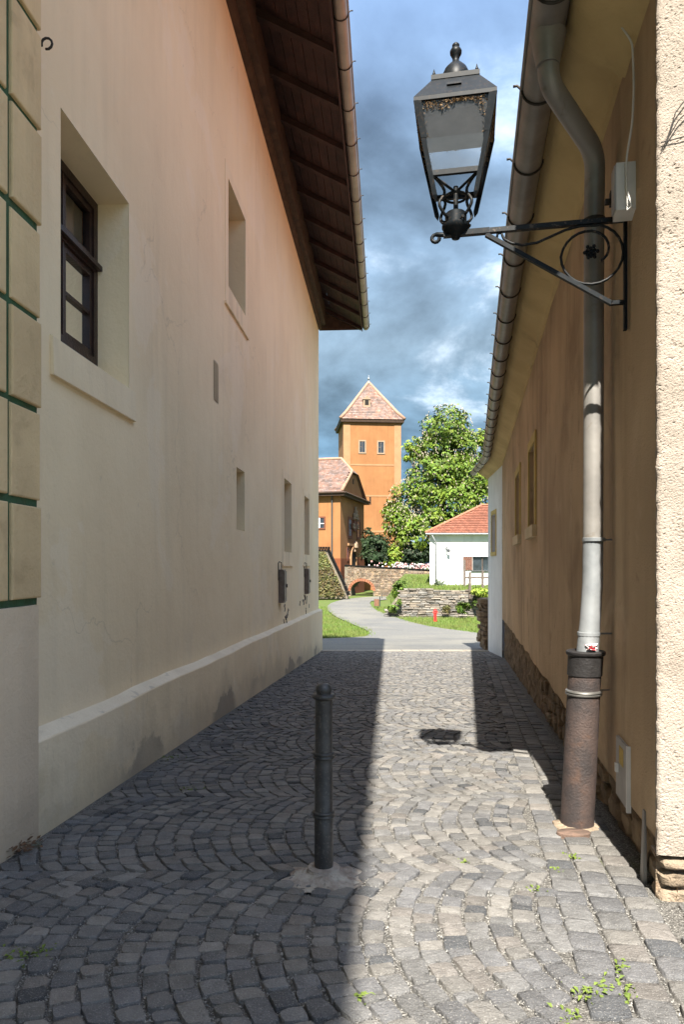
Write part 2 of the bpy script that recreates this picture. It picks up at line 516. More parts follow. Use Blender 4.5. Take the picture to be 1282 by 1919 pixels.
# ================================================================== the ground
mb = MB()
ys = [-60, -30, -10, 0, 10, 22, 26, 31] + [31 + 1.5 * i for i in range(1, 21)] + [70, 90, 130, 250, 600, 2000]
xs = [-1500, -200, -60, -20, -6, 0, 6, 20, 60, 200, 1500]
for y in ys:
    for x in xs:
        mb.v.append((x, y, (G(y) if y > -40 else G(-40)) - 0.08))
for j in range(len(ys) - 1):
    for i in range(len(xs) - 1):
        a = j * len(xs) + i
        mb.f.append((a, a + 1, a + len(xs) + 1, a + len(xs)))
ground = struct(mb.build('ground', 'lawn'))

# asphalt path: rows of (photo row, left, right) laid on the sloping ground
ROWS = [(1224, 430, 990), (1214, 470, 975), (1206, 500, 960), (1200, 530, 945), (1196, 600, 925), (1194, 655, 915), (1192, 685, 912), (1187, 693, 906), (1183, 691, 880), (1178, 683, 838), (1172, 668, 800),
        (1165, 652, 770), (1158, 635, 748), (1150, 622, 722), (1143, 614, 706), (1136, 613, 697), (1130, 620, 693), (1126, 632, 696), (1122, 648, 735),
        (1119, 680, 765), (1117.5, 705, 770)]
ROWW = []
mb = MB()
for (py, xl, xr) in ROWS:
    a, b = gnd(xl, py), gnd(xr, py)
    ROWW.append((a.y, a.x, b.x))
    n = 6
    for k in range(n + 1):
        mb.v.append((a.x + (b.x - a.x) * k / n, a.y, a.z - 0.012))
for j in range(len(ROWS) - 1):
    for k in range(6):
        a = j * 7 + k
        mb.f.append((a, a + 1, a + 8, a + 7))
path = struct(mb.build('asphalt_path', 'asphalt'))


def on_path(x, y, m=0.0):
    for (y0, l0, r0), (y1, l1, r1) in zip(ROWW, ROWW[1:]):
        if y0 <= y <= y1:
            t = (y - y0) / (y1 - y0)
            return l0 + (l1 - l0) * t - m < x < r0 + (r1 - r0) * t + m
    return False


# lawn sheet just above the asphalt's level, left and right of the path, with blades
mb = MB()
cnt = 0
while cnt < 30000:
    y = 30.5 + (R.random() ** 1.5) * 32
    x = -6 + R.random() * 22
    if abs(x) > 0.26 * y + 1 or on_path(x, y, R.uniform(-0.38, 0.02)):
        continue
    if y < 22.9:
        continue
    cnt += 1
    hgt = R.uniform(0.05, 0.13)
    a = R.uniform(0, math.pi)
    wd = R.uniform(0.012, 0.03)
    dx, dy = math.cos(a) * wd, math.sin(a) * wd
    z = G(y) - 0.08
    lx, ly = R.uniform(-.06, .06), R.uniform(-.06, .06)
    mb.add([(x - dx, y - dy, z), (x + dx, y + dy, z), (x + lx, y + ly, z + hgt + 0.06)], [(0, 1, 2)])
tag(mb.build('grass', 'grass_blade', recalc=False), 'short mown green grass beside the curved asphalt path', 'grass', kind='stuff')

# ------------------------------------------------------------------ alley paving
mb = MB()
ys = [-10, 0, 2, 6, 12, 18, 22.9]
for y in ys:
    mb.v.append((-14 + 0.0 * y, y, G(y) - 0.016))
    mb.v.append((14, y, G(y) - 0.016))
for i in range(len(ys) - 1):
    mb.f.append((2 * i, 2 * i + 1, 2 * i + 3, 2 * i + 2))
paving = struct(mb.build('cobbled_alley', 'joint_bed'))

BOL = Vector((-0.092, 3.49, G(3.49)))
PER, ARC, WID = 1.40, 1.18, 0.108


def bul(y):
    t = ((y - 2.85) / PER + 0.5) % 1.0 - 0.5
    d = t * PER
    q = math.sqrt(ARC * ARC - d * d)
    return ARC - q, d / q, t


PAL = [(0.225, 0.222, 0.218)] * 6 + [(0.27, 0.258, 0.24)] * 4 + [(0.195, 0.195, 0.20)] * 4 + [(0.30, 0.285, 0.262)] * 2 + [(0.115, 0.12, 0.128)] + [(0.265, 0.245, 0.225)] * 2
stones = []           # (depth, outline corners, tone)


def left_edge(y):
    return -2.05 + LS * y + 0.05


def add_stone(c):
    """c: four (x, y) corners in order"""
    cx = sum(p[0] for p in c) / 4
    cy = sum(p[1] for p in c) / 4
    if cy < 1.6 or cy > 22.0:
        return
    if cx < left_edge(cy) + 0.03 or cx < -0.52 * cy - 1.0:
        return
    if cx > RX(cy) - 0.02 and cy > 3.19 - 0.19 * (cx - 1.47):
        return
    if cx > 0.52 * cy + 1.0:
        return
    if math.hypot(cx - BOL.x, cy - BOL.y) < 0.115:
        return
    base = R.choice(PAL)
    k = R.uniform(0.78, 1.2) * 0.64
    stones.append((cy, cx, c, tuple(x * k for x in base)))


def border(y):
    return RX(y) - 0.47 if y > 2.25 else 99


nper0, nper1 = -1, 15
for pi_ in range(nper0, nper1):
    yc = 2.85 + pi_ * PER
    for k in range(-38, 68):
        xk = k * WID - 0.03
        if xk < left_edge(yc) - 0.6 or xk > RX(yc) + (1.3 if yc < 3.4 else 0.4):
            continue
        nst = R.choice((14, 15, 15))
        bs = [-0.5 + i / nst + (R.uniform(-.017, .017) if 0 < i < nst else 0) for i in range(nst + 1)]
        for i in range(nst):
            pts = []
            for (t, side) in ((bs[i], 0), (bs[i], 1), (bs[i + 1], 1), (bs[i + 1], 0)):
                tt = max(-0.499, min(0.499, t))
                y = yc + tt * PER
                b, s, _ = bul(y)
                if side:
                    fade = 1 - abs(2 * tt) ** 8
                    y2 = y - s / (1 + s * s) * WID * fade * 0.9
                    y2 = max(yc - PER * 0.499, min(yc + PER * 0.499, y2))
                    b2, _, _ = bul(y2)
                    pts.append((xk + WID + b2, y2))
                else:
                    pts.append((xk + b, y))
            jx, jy = R.gauss(0, .005), R.gauss(0, .004)
            pts = [(p[0] + jx + R.gauss(0, .003), p[1] + jy + R.gauss(0, .003)) for p in pts]
            cx = sum(p[0] for p in pts) / 4
            cy = sum(p[1] for p in pts) / 4
            if border(cy) - 0.03 < cx < RX(cy) + 0.03:
                continue
            add_stone(pts)
# three straight courses along the right wall
for row in range(3):
    o0, o1 = 0.47 - row * 0.15, 0.47 - (row + 1) * 0.15 + 0.004
    a = 2.20
    while a < 21.6:
        l = R.uniform(0.11, 0.17)
        p = [RW(a, o1, 0), RW(a + l, o1, 0), RW(a + l, o0, 0), RW(a, o0, 0)]
        c = [(p[3][0], p[3][1]), (p[0][0], p[0][1]), (p[1][0], p[1][1]), (p[2][0], p[2][1])]
        add_stone(c)
        a += l


def stone_mesh(mb, cy, cx, c, tone, lod):
    gap = R.uniform(0.0025, 0.0085)
    zt = R.uniform(-0.005, 0.004)
    tx, ty = R.uniform(-.045, .045), R.uniform(-.05, .05)
    out = []
    for i in range(4):
        p, q = c[i], c[(i + 1) % 4]
        px, py = p[0] - cx, p[1] - cy
        L = math.hypot(px, py) or 1e-6
        s = max(0.2, (L - gap * 1.5 - R.uniform(0, 0.006)) / L)
        out.append((px * s + R.uniform(-.006, .006), py * s + R.uniform(-.006, .006)))
        mx, my = (p[0] + q[0]) / 2 - cx, (p[1] + q[1]) / 2 - cy
        L = math.hypot(mx, my) or 1e-6
        s = max(0.2, (L - gap * 0.72 - R.uniform(-.001, 0.004)) / L)
        out.append((mx * s, my * s))
    if lod == 0:      # round the corners
        o2 = []
        n = len(out)
        for i, p in enumerate(out):
            if i % 2 == 0:
                a, b = out[i - 1], out[(i + 1) % n]
                r = R.uniform(0.08, 0.24)
                o2.append((p[0] + (a[0] - p[0]) * r, p[1] + (a[1] - p[1]) * r))
                o2.append((p[0] + (b[0] - p[0]) * r, p[1] + (b[1] - p[1]) * r))
            else:
                o2.append(p)
        out = o2
    n = len(out)
    z0 = lambda x, y: G(cy) - 0.0625 * y + zt + tx * x + ty * y
    b = len(mb.v)
    rings = ((1.0, -0.045), (0.995, -0.005), (0.945, 0.0005), (0.6, 0.002)) if lod == 0 else ((1.0, -0.045), (0.975, -0.002), (0.7, 0.001))
    for (s, dz) in rings:
        for (x, y) in out:
            jz = R.uniform(-.0012, .0012) if dz > -0.02 else 0
            mb.v.append((cx + x * s, cy + y * s, z0(x * s, y * s) + dz + jz))
    mb.v.append((cx, cy, z0(0, 0) + 0.0022))
    for r in range(len(rings) - 1):
        for i in range(n):
            j = (i + 1) % n
            mb.f.append((b + r * n + i, b + r * n + j, b + (r + 1) * n + j, b + (r + 1) * n + i))
    top = b + (len(rings) - 1) * n
    for i in range(n):
        mb.f.append((top + i, top + (i + 1) % n, b + len(rings) * n))
    cnt = len(rings) * n + 1
    mb.tone.extend([tone] * cnt)


def in_frame(x, y, m=0):
    if y < 0.5:
        return False
    px = 641 + F * x / y
    py = 1060 + (EYE - G(y)) * F / y
    return -m < px < 1282 + m and py < 1919 + m


stones.sort(key=lambda s: s[0])
vis = [i for i, s in enumerate(stones) if in_frame(s[1], s[0]) and not (s[0] > 3.1 and s[1] > RX(s[0]) - .05)][:300]
vis_set = set(vis)
rest = MB()
rest.tone = []
for i, s in enumerate(stones):
    if i in vis_set:
        m1 = MB()
        m1.tone = []
        stone_mesh(m1, *s, 0)
        o = m1.build('cobblestone', 'sett', recalc=False, smooth=True, auto=50)
        o.parent = paving
    else:
        stone_mesh(rest, *s, 0 if s[0] < 7 else 1)
o = rest.build('cobblestones', 'sett', recalc=False, smooth=True, auto=50)
o.parent = paving
o['kind'] = 'stuff'
o['label'] = 'grey cobblestones laid in arcs, farther up the alley'

# grit between the stones
mb = MB()
for (cy, cx, c, _) in stones:
    if cy > 7.5 or not in_frame(cx, cy, 150):
        continue
    for i in range(4):
        p, q = c[i], c[(i + 1) % 4]
        for _ in range(7 if cy < 3.6 else 3):
            if R.random() < 0.30:
                continue
            t = R.random()
            x = p[0] + (q[0] - p[0]) * t + R.gauss(0, 0.0055)
            y = p[1] + (q[1] - p[1]) * t + R.gauss(0, 0.0055)
            r = R.uniform(0.0018, 0.0052)
            z = G(y) - 0.012 + R.uniform(-.003, 0.007)
            a = R.uniform(0, 6.28)
            vs = [(x + r * math.cos(a + k * 2.09) * R.uniform(.7, 1.3), y + r * math.sin(a + k * 2.09) * R.uniform(.7, 1.3), z - r * .3) for k in range(3)]
            vs.append((x + R.uniform(-.4, .4) * r, y + R.uniform(-.4, .4) * r, z + r * R.uniform(.6, 1.1)))
            mb.add(vs, [(0, 1, 3), (1, 2, 3), (2, 0, 3)])
tag(mb.build('joint_gravel', 'grit', recalc=False), 'pale stone grit filling the joints between the cobblestones', 'gravel', kind='stuff')

# pale flush kerb across the end of the alley
kerb = struct(MB().build('kerb', 'kerb_stone')) if False else None
mb = MB()
mb.quad((-1.2, 22.0, G(22.0) - 0.012), (5.2, 22.0, G(22.0) - 0.012), (5.2, 22.9, G(22.9) - 0.010), (-1.2, 22.9, G(22.9) - 0.010))
kerb = struct(mb.build('kerb', 'bridge_mortar'))
x = -1.0
while x < 4.9:
    l = R.uniform(0.55, 0.85)
    m1 = MB()
    z0, z1 = G(22.1), G(22.8)
    m1.hexa([(x, 22.08, z0 - .05), (x + l - .02, 22.08, z0 - .05), (x + l - .02, 22.8, z1 - .05), (x, 22.8, z1 - .05),
             (x, 22.08, z0 + .005), (x + l - .02, 22.08, z0 + .005), (x + l - .02, 22.8, z1 + .005), (x, 22.8, z1 + .005)])
    o = m1.build('kerb_slab', 'kerb_stone')
    o.parent = kerb
    x += l

# ================================================================== left house
HOUSE_L = thing('plaster_house', 'long cream plastered house with dark wooden eaves and deep window niches along the alley', 'house', LW(12, 0, -2.4))
ZE = 22.57      # far corner
WT = 7.95       # wall top above the eye


def wall_with_holes(mb, fr, a_br, h_br, holes, o, ground_of, da=2.0):
    """plain wall in frame fr with rectangular holes [(a0,a1,h0,h1)], hb attribute = height above the ground"""
    A = sorted(set(a_br + [v for hh in holes for v in hh[:2]]))
    H = sorted(set(h_br + [v for hh in holes for v in hh[2:4]]))
    for i in range(len(A) - 1):
        for j in range(len(H) - 1):
            am, hm = (A[i] + A[i + 1]) / 2, (H[j] + H[j + 1]) / 2
            if any(a0 < am < a1 and h0 < hm < h1 for (a0, a1, h0, h1) in holes):
                continue
            b = len(mb.v)
            for (a, h) in ((A[i], H[j]), (A[i + 1], H[j]), (A[i + 1], H[j + 1]), (A[i], H[j + 1])):
                p = fr(a, o, h)
                mb.v.append(p)
                mb.hb.append(p[2] - ground_of(a))
            mb.f.append((b, b + 1, b + 2, b + 3))


def reveal(mb, fr, a0, a1, h0, h1, depth, o=0.0, sill_drop=0.0, back=True):
    """jambs, head, sill and back of a niche"""
    def q(*pp):
        b = len(mb.v)
        for p in pp:
            mb.v.append(p)
            mb.hb.append(3.0)
        mb.f.append(tuple(range(b, b + len(pp))))
    i = o - depth
    q(fr(a0, o, h0), fr(a0, o, h1), fr(a0, i, h1), fr(a0, i, h0 + sill_drop))
    q(fr(a1, o, h1), fr(a1, o, h0), fr(a1, i, h0 + sill_drop), fr(a1, i, h1))
    q(fr(a0, o, h1), fr(a1, o, h1), fr(a1, i, h1), fr(a0, i, h1))
    q(fr(a1, o, h0), fr(a0, o, h0), fr(a0, i, h0 + sill_drop), fr(a1, i, h0 + sill_drop))
    if back:
        q(fr(a0, i, h0 + sill_drop), fr(a0, i, h1), fr(a1, i, h1), fr(a1, i, h0 + sill_drop))


def zl(x):
    return 2821.0 / (722 - x)


W_BIG = (zl(113), zl(241), 1.50, 3.06)
W_MID = (zl(427), zl(459), 3.86, 5.34)
W_SLIT = (zl(443), zl(458), 0.53, 1.44)
W_LOW1 = (zl(532), zl(545.5), 0.30, 1.88)
W_LOW2 = (zl(570), zl(579), 0.30, 1.88)
holes = [W_BIG, W_MID, W_SLIT, W_LOW1, W_LOW2]
mb = MB()
mb.hb = []
wall_with_holes(mb, LW, [-7.0, 0.0, 4.0, 8.0, 12.0, 16.0, 20.0, ZE], [-1.55, -0.6, 0.5, 2.0, 4.0, 6.0, 8.3], holes, 0.0, G)
reveal(mb, LW, *W_BIG, 0.30, sill_drop=0.17, back=False)
for hh in (W_MID, W_SLIT, W_LOW1, W_LOW2):
    reveal(mb, LW, *hh, 0.34)
# far gable end and the rest of the body
b = len(mb.v)
body = [LW(ZE, 0, -4.2), LW(ZE, -9, -4.2), LW(ZE, -9, 8.3), LW(ZE, -4.5, 12.4), LW(ZE, 0, 8.3)]
for p in body:
    mb.v.append(p)
    mb.hb.append(3.0)
mb.f.append(tuple(range(b, b + 5)))
b = len(mb.v)
for p in (LW(ZE, -9, -4.2), LW(-7, -9, -2.5), LW(-7, -9, 8.3), LW(ZE, -9, 8.3), LW(-7, 0, -2.5), LW(-7, 0, 8.3)):
    mb.v.append(p)
    mb.hb.append(3.0)
mb.f += [(b, b + 1, b + 2, b + 3), (b + 1, b + 4, b + 5, b + 2)]
mb.build('wall', 'plaster_cream', HOUSE_L, recalc=False)

# plinth with its sloping ledge
mb = MB()
mb.hb = []
N = 60
prof = []
for i in range(N + 1):
    a = 4.098 + (ZE + 0.12 - 4.098) * i / N
    g = G(a) - EYE
    top = -1.054 - (a - 4.09) * 0.0214 + 0.012 * fbm((a, 0, 3), 0.8)
    wob = 0.010 * fbm((a, 0, 0), 1.2)
    for (o, h) in ((0.12, g - 0.1), (0.118 + wob, g + 0.25), (0.12 + wob, top), (0.113 + wob, top + 0.006)):
        p = LW(a, o, h)
        mb.v.append(p)
        mb.hb.append(p[2] - G(a))
    prof.append((a, top, wob))
for i in range(N):
    for k in range(3):
        q = i * 4 + k
        mb.f.append((q, q + 4, q + 5, q + 1))
b = len(mb.v)          # far end
for (o, h) in ((0.12, -4.3), (-0.3, -4.3), (-0.3, prof[-1][1]), (0.12, prof[-1][1])):
    mb.v.append(LW(ZE + 0.12, o, h))
    mb.hb.append(h + EYE - G(ZE))
mb.f.append((b, b + 1, b + 2, b + 3))
plinth = mb.build('plinth', 'plaster_cream', HOUSE_L)
mb = MB()
for (a, top, wob) in prof:
    mb.v.append(LW(a, 0.1125 + wob, top + 0.0065))
    mb.v.append(LW(a, -0.004, top + 0.05 + wob))
for i in range(N):
    mb.f.append((2 * i, 2 * i + 2, 2 * i + 3, 2 * i + 1))
sub(mb.build('ledge', 'plaster_ledge', HOUSE_L), plinth)

# corner pilaster: base and rusticated quoin blocks over dark green joints
mb = MB()
mb.hb = []


def hbox(mb, fr, a0, a1, o0, o1, h0, h1, g):
    b = len(mb.v)
    mb.fbox(fr, a0, a1, o0, o1, h0, h1)
    for p in mb.v[b:]:
        mb.hb.append(p[2] - g)


ga = G(4.0)
hbox(mb, LW, -7, 4.10, -0.1, 0.122, -2.0, -0.235, ga)
pil = mb.build('pilaster_base', 'plaster_base', HOUSE_L)
mb = MB()
mb.fbox(LW, -7, 4.172, -0.1, 0.074, -0.234, 8.25)
pcore = mb.build('quoin_joints', 'joint_green', HOUSE_L)
pcore['label'] = 'dark green recessed joints between the quoin blocks'
HC = [-0.215, 0.37, 0.935, 1.475, 2.025, 2.60, 3.20, 3.80, 4.40, 5.0, 5.6, 6.2, 6.8, 7.4, 8.0]


def chamfer_block(mb, fr, a0, a1, o0, o1, h0, h1, c):
    """block whose outer face has a rounded edge"""
    rings = [(0.0, o0), (0.0, o1 - c), (c * 0.3, o1 - c * 0.3), (c, o1)]
    b = len(mb.v)
    for (ins, o) in rings:
        for (a, h) in ((a0 + ins, h0 + ins), (a1 - ins, h0 + ins), (a1 - ins, h1 - ins), (a0 + ins, h1 - ins)):
            mb.v.append(fr(a, o, h))
    for r in range(3):
        for k in range(4):
            k2 = (k + 1) % 4
            mb.f.append((b + r * 4 + k, b + r * 4 + k2, b + r * 4 + 4 + k2, b + r * 4 + 4 + k))
    mb.f.append((b + 12, b + 13, b + 14, b + 15))


for i in range(len(HC) - 1):
    for (a0, a1) in ((3.862, 4.19), (3.30, 3.818), (2.5, 3.25)):
        m1 = MB()
        j = lambda: R.uniform(-.006, .006)
        chamfer_block(m1, LW, a0 + j() * .5, a1 + j() * .4, 0.03, 0.092 + j(), HC[i] + 0.021 + j(), HC[i + 1] - 0.021 + j(), 0.010)
        m1.build('quoin_block', 'plaster_quoin', HOUSE_L)

# the framed window
a0, a1, h0, h1 = W_BIG
hs = h0 + 0.17


def bars(mb, fr, rects, o0, o1):
    for (p, q, r, s) in rects:
        mb.fbox(fr, p, q, o0, o1, r, s)


win = MB()
fw = 0.075
bars(win, LW, [(a0, a0 + fw, hs, h1), (a1 - fw, a1, hs, h1), (a0 + fw, a1 - fw, hs, hs + fw), (a0 + fw, a1 - fw, h1 - fw, h1)], -0.36, -0.27)
hm = hs + (h1 - hs) * 0.60
win.fbox(LW, a0 + fw, a1 - fw, -0.355, -0.262, hm - 0.045, hm + 0.045)
win.fbox(LW, a0 + 0.01, a1 - 0.01, -0.262, -0.225, hm - 0.018, hm + 0.022)
wino = win.build('window', 'window_wood', HOUSE_L)
am = (a0 + a1) / 2
for (p, q) in ((a0 + fw, am - .012), (am + .012, a1 - fw)):
    for (r, s) in ((hs + fw, hm - .045), (hm + .045, h1 - fw)):
        m1 = MB()
        e = 0.05
        bars(m1, LW, [(p, p + e, r, s), (q - e, q, r, s), (p + e, q - e, r, r + e), (p + e, q - e, s - e, s)], -0.345, -0.285)
        if s < hm:
            m1.fbox(LW, p + e, q - e, -0.335, -0.292, (r + s) / 2 - .014, (r + s) / 2 + .014)
        sub(m1.build('sash', 'window_wood', HOUSE_L), wino)
        m1 = MB()
        m1.quad(LW(p + e, -0.318, r + e), LW(q - e, -0.318, r + e), LW(q - e, -0.318, s - e), LW(p + e, -0.318, s - e))
        sub(m1.build('pane', 'glass', HOUSE_L), wino)
m1 = MB()
m1.fbox(LW, am - .012, am + .012, -0.35, -0.275, hs + fw, hm - .045)
m1.fbox(LW, am - .012, am + .012, -0.35, -0.275, hm + .045, h1 - fw)
sub(m1.build('mullion', 'window_wood', HOUSE_L), wino)
m1 = MB()
nn = 28
for i in range(nn + 1):
    a = a0 + (a1 - a0) * i / nn
    o = -0.42 + 0.018 * math.sin(i * 1.9) + 0.008 * math.sin(i * 4.1)
    m1.v += [LW(a, o, hs), LW(a, o, h1)]
for i in range(nn):
    if 11 < i < 15:
        continue
    m1.f.append((2 * i, 2 * i + 2, 2 * i + 3, 2 * i + 1))
sub(m1.build('curtain', 'curtain', HOUSE_L), wino)
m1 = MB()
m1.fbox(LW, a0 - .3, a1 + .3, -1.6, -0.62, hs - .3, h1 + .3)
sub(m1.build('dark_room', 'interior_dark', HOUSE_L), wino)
# sill apron under the window
m1 = MB()
A0, A1 = zl(78), zl(249)
m1.hexa([LW(A0 + .1, 0, 1.235), LW(A0 + .1, 0.030, 1.235), LW(A1, 0.030, 1.235), LW(A1, 0, 1.235),
         LW(A0 + .1, 0, 1.50), LW(A0 + .1, 0.022, 1.485), LW(A1, 0.022, 1.485), LW(A1, 0, 1.50)])
m1.build('sill_apron', 'plaster_trim', HOUSE_L)
# thin raised surrounds of the niches
for (hh, m_) in ((W_MID, 0.16), (W_LOW1, 0.2), (W_LOW2, 0.2)):
    a0, a1, h0, h1 = hh
    m1 = MB()
    t = 0.006
    ht = 0.16
    m1.fbox(LW, a0 - m_ - .03, a0, 0.0, t, h0, h1 + ht)
    m1.fbox(LW, a1, a1 + m_, 0.0, t, h0, h1 + ht)
    m1.fbox(LW, a0, a1, 0.0, t, h1, h1 + ht)
    m1.fbox(LW, a0 - m_ - .03, a1 + m_, 0.0, t, h0 - 0.28, h0)
    m1.fbox(LW, a0 - m_ - .05, a1 + m_ + .02, 0.0, 0.03, h0 - 0.315, h0 - 0.281)
    m1.build('window_surround', 'plaster_trim', HOUSE_L)
for hh in (W_MID, W_SLIT, W_LOW1, W_LOW2):
    a0, a1, h0, h1 = hh
    e = 0.05
    m1 = MB()
    bars(m1, LW, [(a0, a0 + e, h0, h1), (a1 - e, a1, h0, h1), (a0 + e, a1 - e, h0, h0 + e), (a0 + e, a1 - e, h1 - e, h1), ((a0 + a1) / 2 - .02, (a0 + a1) / 2 + .02, h0 + e, h1 - e)], -0.335, -0.29)
    wn_ = m1.build('window', 'window_wood', HOUSE_L)
    m1 = MB()
    m1.quad(LW(a0 + e, -0.325, h0 + e), LW(a1 - e, -0.325, h0 + e), LW(a1 - e, -0.325, h1 - e), LW(a0 + e, -0.325, h1 - e))
    sub(m1.build('pane', 'far_glass', HOUSE_L), wn_)
# vent grille
gv = MB()
gv.fbox(LW, 8.76, 8.99, -0.02, 0.004, 2.10, 2.60)
gvo = gv.build('vent', 'interior_dark', HOUSE_L)
for k in range(16):
    m1 = MB()
    h = 2.11 + k * 0.0305
    m1.fbox(LW, 8.75, 9.0, 0.0045, 0.010, h, h + 0.013)
    sub(m1.build('vent_slat', 'plaster_trim', HOUSE_L), gvo)

# eaves: wall plate, rafters, boards, fascia, gutter
EO = 1.40
zb = 8.6 - 2.2
m1 = MB()
m1.fbox(LW, -7, ZE + .02, 0.0, 0.22, WT - 0.12, WT + 0.50)
m1.build('wall_plate', 'old_timber', HOUSE_L)
m1 = MB()
m1.fbox(LW, -7, ZE + .02, 0.0, 0.09, WT - 0.27, WT - 0.121)
m1.build('cornice_board', 'old_timber', HOUSE_L)


def sof(o):
    return WT + 0.49 - 0.55 * (o - 0.2)


nb = 7
for i in range(nb):
    o0 = 0.2 + (EO - 0.2) * i / nb
    o1 = 0.2 + (EO - 0.2) * (i + 1) / nb - 0.008
    m1 = MB()
    z = 0.004 * (i % 2)
    m1.hexa([LW(-7, o0, sof(o0) + z), LW(-7, o1, sof(o1) + z), LW(ZE + .25, o1, sof(o1) + z), LW(ZE + .25, o0, sof(o0) + z),
             LW(-7, o0, sof(o0) + .03), LW(-7, o1, sof(o1) + .03), LW(ZE + .25, o1, sof(o1) + .03), LW(ZE + .25, o0, sof(o0) + .03)])
    m1.build('soffit_board', 'soffit_wood', HOUSE_L)
a = ZE + 0.10
while a > 5:
    m1 = MB()
    o0, o1 = 0.22, EO - 0.02
    dz = 0.13
    m1.hexa([LW(a, o0, sof(o0) - dz), LW(a, o1, sof(o1) - dz * .8), LW(a + .13, o1, sof(o1) - dz * .8), LW(a + .13, o0, sof(o0) - dz),
             LW(a, o0, sof(o0) - .001), LW(a, o1, sof(o1) - .001), LW(a + .13, o1, sof(o1) - .001), LW(a + .13, o0, sof(o0) - .001)])
    m1.build('rafter', 'soffit_wood', HOUSE_L)
    a -= 1.22
GH = sof(EO) + 0.02
m1 = MB()
m1.fbox(LW, -7, ZE + .27, EO, EO + 0.03, GH - 0.12, GH + 0.14)
m1.build('fascia', 'soffit_wood', HOUSE_L)
m1 = MB()
m1.fbox(LW, ZE + .251, ZE + .29, 0.0, EO - .001, GH - 0.06, GH + 0.80)
m1.build('bargeboard', 'old_timber', HOUSE_L)


def gutter(fr, path, oc, hc, r, thing_, m, hook_at, ends=True, hookout=0.05):
    """half-round gutter along depths path, with hook brackets as sub-parts"""
    g = MB()
    n = 12
    for a in path:
        for k in range(n + 1):
            t = math.pi + math.pi * k / n
            g.v.append(fr(a, oc + r * math.cos(t), hc + r * math.sin(t)))
    for i in range(len(path) - 1):
        for k in range(n):
            q = i * (n + 1) + k
            g.f.append((q, q + 1, q + n + 2, q + n + 1))
    for i in (0, len(path) - 1):
        g.f.append(tuple(i * (n + 1) + k for k in range(n + 1)))
    # bead on the outer lip
    g.tube([fr(a, oc + r + .006, hc + .004) for a in path], 0.013, 8)
    go = g.build('gutter', m, thing_, smooth=True, auto=50)
    for a in hook_at:
        h = MB()
        pts = [fr(a, oc + (r + .006) * math.cos(t), hc + (r + .006) * math.sin(t)) for t in [math.pi + math.pi * k / 12 for k in range(13)]]
        pts.append(fr(a, oc + r + .035, hc + 0.03))
        pts.append(fr(a, oc + r + hookout, hc + 0.028))
        h.tube(pts, 0.0085, 6)
        sub(h.build('gutter_hook', 'hook_iron', thing_, smooth=True), go)
    return go


hooks = []
a = ZE + .1
while a > 8:
    hooks.append(a)
    a -= 0.98
gutter(LW, [-7] + [ZE + .3 - .01 * 0], EO + 0.03 + 0.105, GH + 0.03, 0.105, HOUSE_L, 'zinc_brown', hooks, hookout=0.07)
# roof slopes with tile courses
m1 = MB()
m1.hexa([LW(-7, EO + .05, GH + .13), LW(ZE + .3, EO + .05, GH + .13), LW(ZE + .3, -4.5, GH + 5.3), LW(-7, -4.5, GH + 5.3),
         LW(-7, EO + .05, GH + .20), LW(ZE + .3, EO + .05, GH + .20), LW(ZE + .3, -4.5, GH + 5.4), LW(-7, -4.5, GH + 5.4)])
m1.hexa([LW(-7, -10.2, GH + .13), LW(ZE + .3, -10.2, GH + .13), LW(ZE + .3, -4.51, GH + 5.3), LW(-7, -4.51, GH + 5.3),
         LW(-7, -10.2, GH + .20), LW(ZE + .3, -10.2, GH + .20), LW(ZE + .3, -4.51, GH + 5.4), LW(-7, -4.51, GH + 5.4)])
roofL = m1.build('roof', 'roof_red', HOUSE_L)

# wall boxes, hook
def meter_box(a, label, open_=False):
    t = thing('meter_box', label, 'meter box', LW(a, 0, -0.7), 'small metal boxes on the cream wall')
    m1 = MB()
    m1.fbox(LW, a - .17, a + .17, 0.0, 0.105, -0.76, -0.08)
    m1.build('body', 'box_metal', t)
    m1 = MB()
    if open_:
        m1.hexa([LW(a + .18, 0.107, -0.74), LW(a + .30, 0.30, -0.74), LW(a + .315, 0.295, -0.74), LW(a + .195, 0.10, -0.74),
                 LW(a + .18, 0.107, -0.10), LW(a + .30, 0.30, -0.10), LW(a + .315, 0.295, -0.10), LW(a + .195, 0.10, -0.10)])
    else:
        m1.fbox(LW, a - .15, a + .15, 0.106, 0.125, -0.73, -0.11)
    m1.build('door', 'box_metal', t)
    m1 = MB()
    m1.fbox(LW, a + .06, a + .10, 0.1255, 0.15, -0.45, -0.38)
    m1.build('latch', 'hook_iron', t)
    m1 = MB()
    m1.tube([LW(a - .08, .05, -.08), LW(a - .08, .05, .06), LW(a - .16, .02, .08), LW(a - .24, .012, .05), LW(a - .24, .012, -.3)], .010, 6)
    m1.build('cable', 'hook_iron', t)
    return t


meter_box(zl(524), 'nearer of two small metal meter boxes on the cream wall')
meter_box(zl(571.5), 'farther of two small metal meter boxes on the cream wall, near its corner')
t = MB()
hp = [LW(4.27, -.02, 3.20), LW(4.27, .05, 3.20)]
for k in range(10):
    an = -0.5 + k * 0.62
    hp.append(LW(4.27 + 0.0 + .012 * k / 9, .085 + .032 * math.cos(math.pi - an), 3.215 + .032 * math.sin(math.pi - an)))
t.tube(hp, .0075, 8)
tag(t.build('wall_hook', 'hook_iron', smooth=True), 'small black iron hook high on the cream wall beside the quoins', 'hook')
